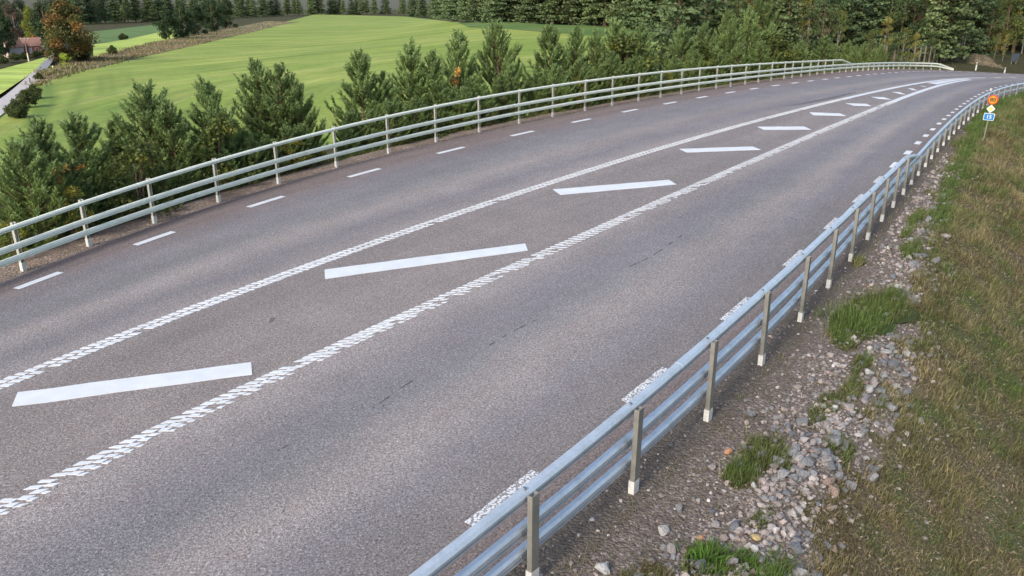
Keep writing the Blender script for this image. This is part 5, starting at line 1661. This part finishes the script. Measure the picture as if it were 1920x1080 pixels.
def marker_post(px, Y, top, base_row, lab):
    z = -2.2
    for _ in range(4):
        x = beside(px, Y, z); z = float(zroad(x, Y)) - .08
    h = max(top_height(x, Y, top) - z, .3)
    o = empty('marker_post', (x, Y, z)); tag(o, lab, 'marker post', 'roadside marker posts past the guardrail end')
    mb = MB(); ring = np.array([(-.06, -.02), (.06, -.02), (.04, .04), (-.04, .04)])
    mb.prism(ring, 0, h); link('body', mb.mesh('body', M['white']), o)
    mb = MB(); mb.box((0, .01, h * .80), (.128, .075, h * .2)); link('band', mb.mesh('band', M['dark']), o)
    mb = MB(); mb.box((0, -.033, h * .80), (.05, .01, h * .12)); link('reflector', mb.mesh('reflector', M['white']), o)


marker_post(1829, 74, 117, 131, 'white roadside marker post in front of the bare earth bank')
marker_post(1883, 71, 127, 138, 'white roadside marker post between the earth bank and the dark board sign')


def board_sign():
    Y = 82; x = beside(1906, Y, -2); z = zg(x, Y)
    o = empty('board_sign', (x, Y, z), math.radians(20)); tag(o, 'dark back of a large road board on two legs under the trees', 'sign')
    mb = MB(); mb.box((0, 0, .62), (.85, .05, .68)); link('board', mb.mesh('board', mat_flat('board_back', (.055, .07, .085), .7)), o)
    for sx in (-.3, .3):
        mb = MB(); mb.tube([(sx, .06, -.2), (sx, .06, .9)], .035, 6); link('leg', mb.mesh('leg', M['post']), o)


board_sign()


def text_mesh(txt, size, mat, name):
    cu = bpy.data.curves.new(name, 'FONT'); cu.body = txt; cu.size = size; cu.align_x = 'CENTER'; cu.align_y = 'CENTER'; cu.extrude = .002; cu.offset = size * .018; cu.resolution_u = 3
    tmp = bpy.data.objects.new('tmp_text', cu); COL.objects.link(tmp)
    me = bpy.data.meshes.new_from_object(tmp.evaluated_get(bpy.context.evaluated_depsgraph_get()))
    bpy.data.objects.remove(tmp, do_unlink=True); bpy.data.curves.remove(cu)
    me.name = name; me.materials.clear(); me.materials.append(mat)
    return me


def road_sign():
    s0, w0 = 41.2, 1.02
    q = RBc.off(np.array([s0]), np.array([w0]))[0]; z = float(bank_z(np.array([s0]), np.array([w0]))[0])
    zt = top_height(q[0], q[1], 178)
    H = zt - z
    t = RBc.tan(np.array([s0]))[0]
    o = empty('road_sign', (q[0], q[1], z), math.atan2(q[1], q[0]) - math.pi / 2 + .12)
    o.rotation_euler[1] = math.radians(2)
    tag(o, 'road sign pole with round yellow 80 limit, priority diamond and blue route 15 plate', 'road sign')
    mb = MB(); mb.tube([(0, .03, -.3), (0, .03, H - .05)], .018, 8); link('pole', mb.mesh('pole', mat_flat('pole_metal', (.20, .20, .15), .6)), o)
    red = mat_flat('sign_red', (.48, .028, .018), .4, .05); yel = mat_flat('sign_yellow', (.52, .24, .012), .4, .05); blk = mat_flat('sign_black', (.02, .02, .02), .5, .05)
    wht = mat_flat('sign_white', (.52, .54, .55), .4, .04); blu = mat_flat('sign_blue', (.01, .16, .42), .4, .05); pyl = mat_flat('priority_yellow', (.75, .60, .10), .4, .05)
    def disc(r, y, n=32, sq=False, w=None, h=None, rad=0):
        a = np.linspace(0, 2 * np.pi, n, endpoint=False)
        if sq:
            pts = []
            for cx, cz, a0 in ((w / 2 - rad, h / 2 - rad, 0), (-w / 2 + rad, h / 2 - rad, 90), (-w / 2 + rad, -h / 2 + rad, 180), (w / 2 - rad, -h / 2 + rad, 270)):
                for k in range(4): b = math.radians(a0 + k * 30); pts.append((cx + rad * math.cos(b), cz + rad * math.sin(b)))
            p = np.array(pts)
        else: p = np.stack([np.cos(a), np.sin(a)], 1) * r
        mb = MB(); k = len(p)
        f = np.c_[p[:, 0], np.full(k, y), p[:, 1]]; bk = np.c_[p[:, 0], np.full(k, y + .012), p[:, 1]]
        mb.add(np.concatenate([f, bk]), [[i, (i + 1) % k, k + (i + 1) % k, k + i] for i in range(k)], [[0, i, i + 1] for i in range(1, k - 1)] + [[k, k + i + 1, k + i] for i in range(1, k - 1)])
        return mb
    def child(nm, me, parent, z_, rot=None): return link(nm, me, parent, (0, 0, z_), rot)
    r = .148; zc = H - r
    face = child('speed_limit_disc', disc(r, 0).mesh('speed_limit_disc', red), o, zc)
    link('yellow_face', disc(r * .78, -.004).mesh('yellow_face', yel), face)
    tx = text_mesh('80', .165, blk, 'numeral'); link('numeral', tx, face, (0, -.008, -.002), (math.pi / 2, 0, 0))
    zd = zc - r - .135
    d = child('priority_diamond', disc(0, 0, sq=True, w=.185, h=.185, rad=.015).mesh('priority_diamond', wht), o, zd, (0, math.radians(45), 0))
    link('yellow_center', disc(0, -.004, sq=True, w=.105, h=.105, rad=.006).mesh('yellow_center', pyl), d)
    zp = zd - .135 - .115
    p = child('route_plate', disc(0, 0, sq=True, w=.31, h=.225, rad=.02).mesh('route_plate', wht), o, zp)
    link('blue_face', disc(0, -.004, sq=True, w=.275, h=.19, rad=.016).mesh('blue_face', blu), p)
    tx = text_mesh('15', .16, wht, 'numeral'); link('numeral', tx, p, (0, -.008, -.002), (math.pi / 2, 0, 0))


road_sign()


def rail_reflector(px_s, lab):
    q = RBc.off(np.array([px_s]), np.array([-.105]))[0]; z = float(zroad(*q))
    h = .83 * .615
    o = empty('rail_reflector', (q[0], q[1], z + h + .07)); tag(o, lab, 'reflector', 'white reflectors on top of the near guardrail')
    mb = MB(); mb.box((0, 0, .06), (.06, .03, .12)); link('plate', mb.mesh('plate', M['white']), o)
    mb = MB(); mb.box((0, 0, -.02), (.03, .05, .05)); link('bracket', mb.mesh('bracket', M['bolt']), o)


rail_reflector(52.6, 'small white reflector on top of the near guardrail just beyond the road sign')
rail_reflector(63.5, 'small white reflector where the near guardrail leaves the picture')

# ------------------------------------------------------------------ farm, lane and trees on the far side of the fields
def at_px(px, py):
    x, y = survey(px, py); return x, y, float(zfield(x, y))


AUT = leafy(301, 7.0, 3.2, .08, 17000, .27, ((.15, .105, .032), (.095, .095, .028), (.20, .115, .035), (.075, .080, .026)), 80, 'birch_bark', .16, .25, 2)
LIME = leafy(302, 3.0, 1.3, .05, 1800, .13, ((.36, .44, .05), (.30, .38, .05)), 18, 'pine_bark', .04, .3, 2)
DOME = leafy(303, 2.2, 1.9, .02, 6500, .20, ((.060, .080, .026), (.090, .108, .034)), 40, 'pine_bark', .05, .2, 2)
BROWNT = leafy(304, 7, 2.2, .15, 4200, .20, ((.12, .085, .06), (.15, .10, .07), (.10, .09, .055)), 30, 'birch_bark', .12, .4, 1)
DARKG = leafy(305, 7, 2.8, .05, 7000, .26, ((.035, .062, .025), (.050, .078, .030)), 40, 'pine_bark', .15, .4, 1)
YELG = leafy(306, 7, 2.4, .12, 5000, .23, ((.24, .26, .04), (.19, .22, .04)), 34, 'pine_bark', .12, .4, 1)


def tree_at(name, ms, px, base, top, mh, lab, wide=1.0, cat='tree', group=None):
    x, y, z = at_px(px, base)
    sc = (top_height(x, y, top) - z) / mh
    return plant(name, ms, (x, y, z - .1), sc, RNG.uniform(0, 6.28), lab, cat, group, wide)


tree_at('autumn_tree', AUT, 145, 117, 8, 7.0, 'big broad tree with rust and olive autumn leaves by the lane', .98)
tree_at('lime_green_bush', LIME, 125, 127, 98, 3.0, 'bright lime-green bush in front of the rust autumn tree', .85, 'bush')
tree_at('lime_green_bush', LIME, 168, 112, 88, 3.0, 'lime-green sapling leaning out beside the rust autumn tree', .7, 'bush')
tree_at('bush', DOME, 155, 116, 97, 2.2, 'dark green bush at the foot of the rust autumn tree', .9, 'bush')
tree_at('bush', DOME, 210, 103, 86, 2.2, 'dome-shaped dark bush alone on the tan verge', .72, 'bush')
tree_at('bush', DOME, 232, 75, 63, 2.2, 'small round green bush between the bright field and the far meadow', .9, 'bush')
tree_at('bush', DOME, 62, 186, 160, 2.2, 'dark scrubby bush between the gravel lane and the mown field, farthest of three', .8, 'bush')
tree_at('bush', DOME, 50, 202, 170, 2.2, 'dark scrubby bush between the gravel lane and the mown field, middle of three', .8, 'bush')
tree_at('bush', DOME, 36, 222, 190, 2.2, 'dark scrubby bush between the gravel lane and the mown field, nearest of three', .8, 'bush')
tree_at('bush', DOME, 72, 150, 136, 2.2, 'low tan-green bush on the verge corner where the lane turns', .8, 'bush')
for px, base, top, wd, lab in [(318, 74, 20, 1.1, 'dark green tree, first of the thicket beyond the bright field'), (345, 72, 8, 1.0, 'dark green tree in the thicket beyond the bright field, behind the tan verge'),
                               (372, 66, 10, 1.1, 'dark green tree near the thin end of the thicket beyond the tan verge'), (402, 60, 2, 1.0, 'dark green tree, second from the end of the thicket'), (430, 54, 0, 1.0, 'dark green tree ending the thicket beyond the tan verge')]:
    tree_at('leafy_tree', DARKG, px, base, top, 7, lab, wd, 'tree', 'thicket beyond the tan verge')
for ms, px, base, top, wd, lab in [(DARKG, 92, 96, 4, .9, 'tall dark green tree between the farmhouse and the rust autumn tree'), (YELG, 66, 92, 14, .8, 'yellow-green tree behind the farmhouse roof'), (BROWNT, 38, 96, 8, .7, 'brown bare-looking tree with a straight trunk beside the farmhouse'),
                                   (DARKG, 10, 104, 18, .8, 'dark green tree at the picture corner beside the white gable'), (DARKG, 24, 90, 0, .7, 'dark green tree right behind the white gable'), (DARKG, -18, 112, 24, .9, 'dark tree cut by the picture corner'),
                                   (DARKG, 50, 84, 0, .7, 'dark green tree behind the ridge of the farmhouse'), (DARKG, 112, 84, 0, .8, 'dark green tree half hidden by the rust autumn tree'), (BROWNT, 80, 84, 6, .7, 'brown-leaved tree behind the parked car')]:
    tree_at('leafy_tree', ms, px, base, top, 7, lab, wd, 'tree', 'trees round the farm')
for px, base, top, lab in [(8, 118, 104, 'low hedge bush at the picture edge before the farm'), (26, 112, 99, 'low hedge bush below the white gable'), (70, 106, 95, 'rounded hedge bush below the farmhouse wall'), (84, 102, 92, 'hedge bush below the parked car'), (44, 110, 98, 'hedge bush beside the utility pole')]:
    tree_at('hedge_bush', DOME, px, base, top, 2.2, lab, 1.0, 'bush', 'hedge in front of the farm')


def farmhouse():
    x, y, z = at_px(60, 100)
    o = empty('farmhouse', (x, y, z), math.radians(24)); o.scale = (.66, .66, .66); tag(o, 'red wooden farmhouse with brown tiled roof among trees in the far corner', 'house')
    red = mat_flat('red_boards', (.33, .075, .05), .8, .2, 6); roof = mat_flat('brown_tiles', (.24, .13, .10), .8, .25, 5); white = M['white']; glass = mat_flat('window_glass', (.05, .06, .08), .15)
    L, W, Hh, R = 4.6, 3.4, 1.9, 1.7
    mb = MB(); p = np.array([(-L / 2, -W / 2), (L / 2, -W / 2), (L / 2, W / 2), (-L / 2, W / 2)]); mb.prism(p, -.4, Hh)
    for sx in (-L / 2, L / 2):
        mb.add([(sx, -W / 2, Hh), (sx, W / 2, Hh), (sx, 0, Hh + R)], [], [[0, 1, 2]])
    link('wall', mb.mesh('wall', red), o)
    mb = MB()
    for sg in (-1, 1):
        a = np.array([(-L / 2 - .25, sg * (W / 2 + .25), Hh - .15), (L / 2 + .25, sg * (W / 2 + .25), Hh - .15), (L / 2 + .25, 0, Hh + R + .05), (-L / 2 - .25, 0, Hh + R + .05)])
        mb.add(np.concatenate([a, a + [0, 0, .1]]), [[0, 1, 2, 3], [4, 5, 6, 7], [0, 1, 5, 4], [1, 2, 6, 5], [2, 3, 7, 6], [3, 0, 4, 7]])
    rf = link('roof', mb.mesh('roof', roof), o)
    mb = MB(); mb.box((.8, .2, Hh + R + .2), (.4, .4, .9)); link('chimney', mb.mesh('chimney', red), rf)
    for sx in (-1.45, 1.35):
        mb = MB(); mb.box((sx, -W / 2 - .03, 1.05), (.75, .06, .85)); f = link('window', mb.mesh('window', white), o)
        mb = MB(); mb.box((sx - .16, -W / 2 - .07, 1.05), (.26, .02, .68)); mb.box((sx + .16, -W / 2 - .07, 1.05), (.26, .02, .68)); link('pane', mb.mesh('pane', glass), f)
    mb = MB(); mb.box((0, -W / 2 - .03, .75), (.7, .06, 1.5)); link('door', mb.mesh('door', white), o)
    x, y, z = at_px(26, 102)
    o = empty('outbuilding', (x, y, z), math.radians(60)); tag(o, 'small outbuilding with pale pink gable left of the farmhouse', 'outbuilding')
    pink = mat_flat('pale_pink_wall', (.55, .43, .40), .8, .12, 5)
    L, W, Hh, R = 2.6, 1.5, 1.2, 1.0
    mb = MB(); p = np.array([(-L / 2, -W / 2), (L / 2, -W / 2), (L / 2, W / 2), (-L / 2, W / 2)]); mb.prism(p, -.4, Hh)
    for sx in (-L / 2, L / 2): mb.add([(sx, -W / 2, Hh), (sx, W / 2, Hh), (sx, 0, Hh + R)], [], [[0, 1, 2]])
    link('wall', mb.mesh('wall', pink), o)
    mb = MB()
    for sg in (-1, 1):
        a = np.array([(-L / 2 - .12, sg * (W / 2 + .15), Hh - .15), (L / 2 + .12, sg * (W / 2 + .15), Hh - .15), (L / 2 + .12, 0, Hh + R + .04), (-L / 2 - .12, 0, Hh + R + .04)])
        mb.add(np.concatenate([a, a + [0, 0, .07]]), [[0, 1, 2, 3], [4, 5, 6, 7], [0, 1, 5, 4], [1, 2, 6, 5], [2, 3, 7, 6], [3, 0, 4, 7]])
    link('roof', mb.mesh('roof', roof), o)
    mb = MB(); mb.box((-L / 2 - .02, 0, .55), (.05, .6, .9)); link('door', mb.mesh('door', M['wood']), o)


farmhouse()


def utility_pole():
    x, y, z = at_px(54, 115)
    H = top_height(x, y, 73) - z
    o = empty('utility_pole', (x, y, z)); tag(o, 'wooden utility pole with crossarm and pale foot at the edge of the bright field', 'utility pole')
    mb = MB(); mb.tube([(0, 0, -.3), (0, 0, H)], [.08, .06], 8); link('pole', mb.mesh('pole', mat_flat('pole_wood', (.24, .15, .11), .85, .2)), o)
    mb = MB(); mb.box((0, 0, H - .12), (1.1, .07, .10)); link('crossarm', mb.mesh('crossarm', M['wood']), o)
    for sx in (-.48, 0, .48):
        mb = MB(); mb.tube([(sx, 0, H - .06), (sx, 0, H + .16)], .035, 6); link('insulator', mb.mesh('insulator', M['white']), o)
    mb = MB(); mb.tube([(0, 0, 0), (0, 0, H * .36)], .09, 8); link('foot_sleeve', mb.mesh('foot_sleeve', mat_flat('pale_sleeve', (.70, .68, .50), .7)), o)


utility_pole()


def stake(px, base, top, rad, c, name, lab):
    x, y, z = at_px(px, base); H = top_height(x, y, top) - z
    o = empty(name, (x, y, z)); tag(o, lab, 'post')
    mb = MB(); mb.tube([(0, 0, -.2), (0, 0, H)], [rad, rad * .9], 6); link('shaft', mb.mesh('shaft', mat_flat(name + '_paint', c, .7)), o)
    mb = MB(); mb.tube([(0, 0, H), (0, 0, H + .05)], [rad * 1.15, rad * .5], 6); link('cap', mb.mesh('cap', mat_flat(name + '_cap', tuple(min(v * 1.2, .9) for v in c), .7)), o)


stake(57, 157, 147, .07, (.13, .11, .10), 'lane_post', 'dark post standing on the edge of the pale gravel lane')
stake(100, 131, 124, .09, (.75, .68, .30), 'lane_marker', 'short pale yellow marker post on the verge beside the lane bend')
stake(218, 101, 93, .09, (.22, .19, .15), 'verge_post', 'grey wooden post beside the dome-shaped bush on the verge')


def parked_car():
    x, y, z = at_px(86, 97)
    o = empty('parked_car', (x, y, z + .02), math.radians(8)); tag(o, 'dark blue-grey car parked beside the farmhouse, partly behind the hedge', 'car')
    blue = mat_flat('dark_car_paint', (.07, .085, .12), .3, .05); gl = mat_flat('car_glass', (.28, .32, .36), .15); rub = mat_flat('tyre_rubber', (.02, .02, .02), .9); rim = mat_flat('rim_metal', (.4, .4, .42), .4)
    side = np.array([(-1.6, .25), (1.55, .25), (1.62, .62), (1.5, .78), (.75, .85), (.3, 1.28), (-.85, 1.30), (-1.45, .88), (-1.65, .80)])
    def prism_y(p, y0, y1):
        mb = MB(); k = len(p); cx = p.mean(0)
        v = np.concatenate([np.c_[p[:, 0], np.full(k, y0), p[:, 1]], np.c_[p[:, 0], np.full(k, y1), p[:, 1]], [[cx[0], y0, cx[1]], [cx[0], y1, cx[1]]]])
        mb.add(v, [[i, (i + 1) % k, k + (i + 1) % k, k + i] for i in range(k)], [[2 * k, (i + 1) % k, i] for i in range(k)] + [[2 * k + 1, k + i, k + (i + 1) % k] for i in range(k)])
        return mb
    link('body', prism_y(side, -.72, .72).mesh('body', blue), o)
    win = np.array([(.62, .88), (.25, 1.2), (-.78, 1.22), (-1.25, .9)])
    link('window', prism_y(win, -.735, .735).mesh('window', gl), o)
    for wx in (-1.0, 1.0):
        for wy in (-.66, .66):
            mb = MB(); mb.tube([(wx, wy - .09, .28), (wx, wy + .09, .28)], .28, 12); w = link('wheel', mb.mesh('wheel', rub), o)
            mb = MB(); mb.tube([(wx, wy - .10, .28), (wx, wy + .10, .28)], .16, 10); link('rim', mb.mesh('rim', rim), w)


parked_car()
bpy.context.view_layer.update()
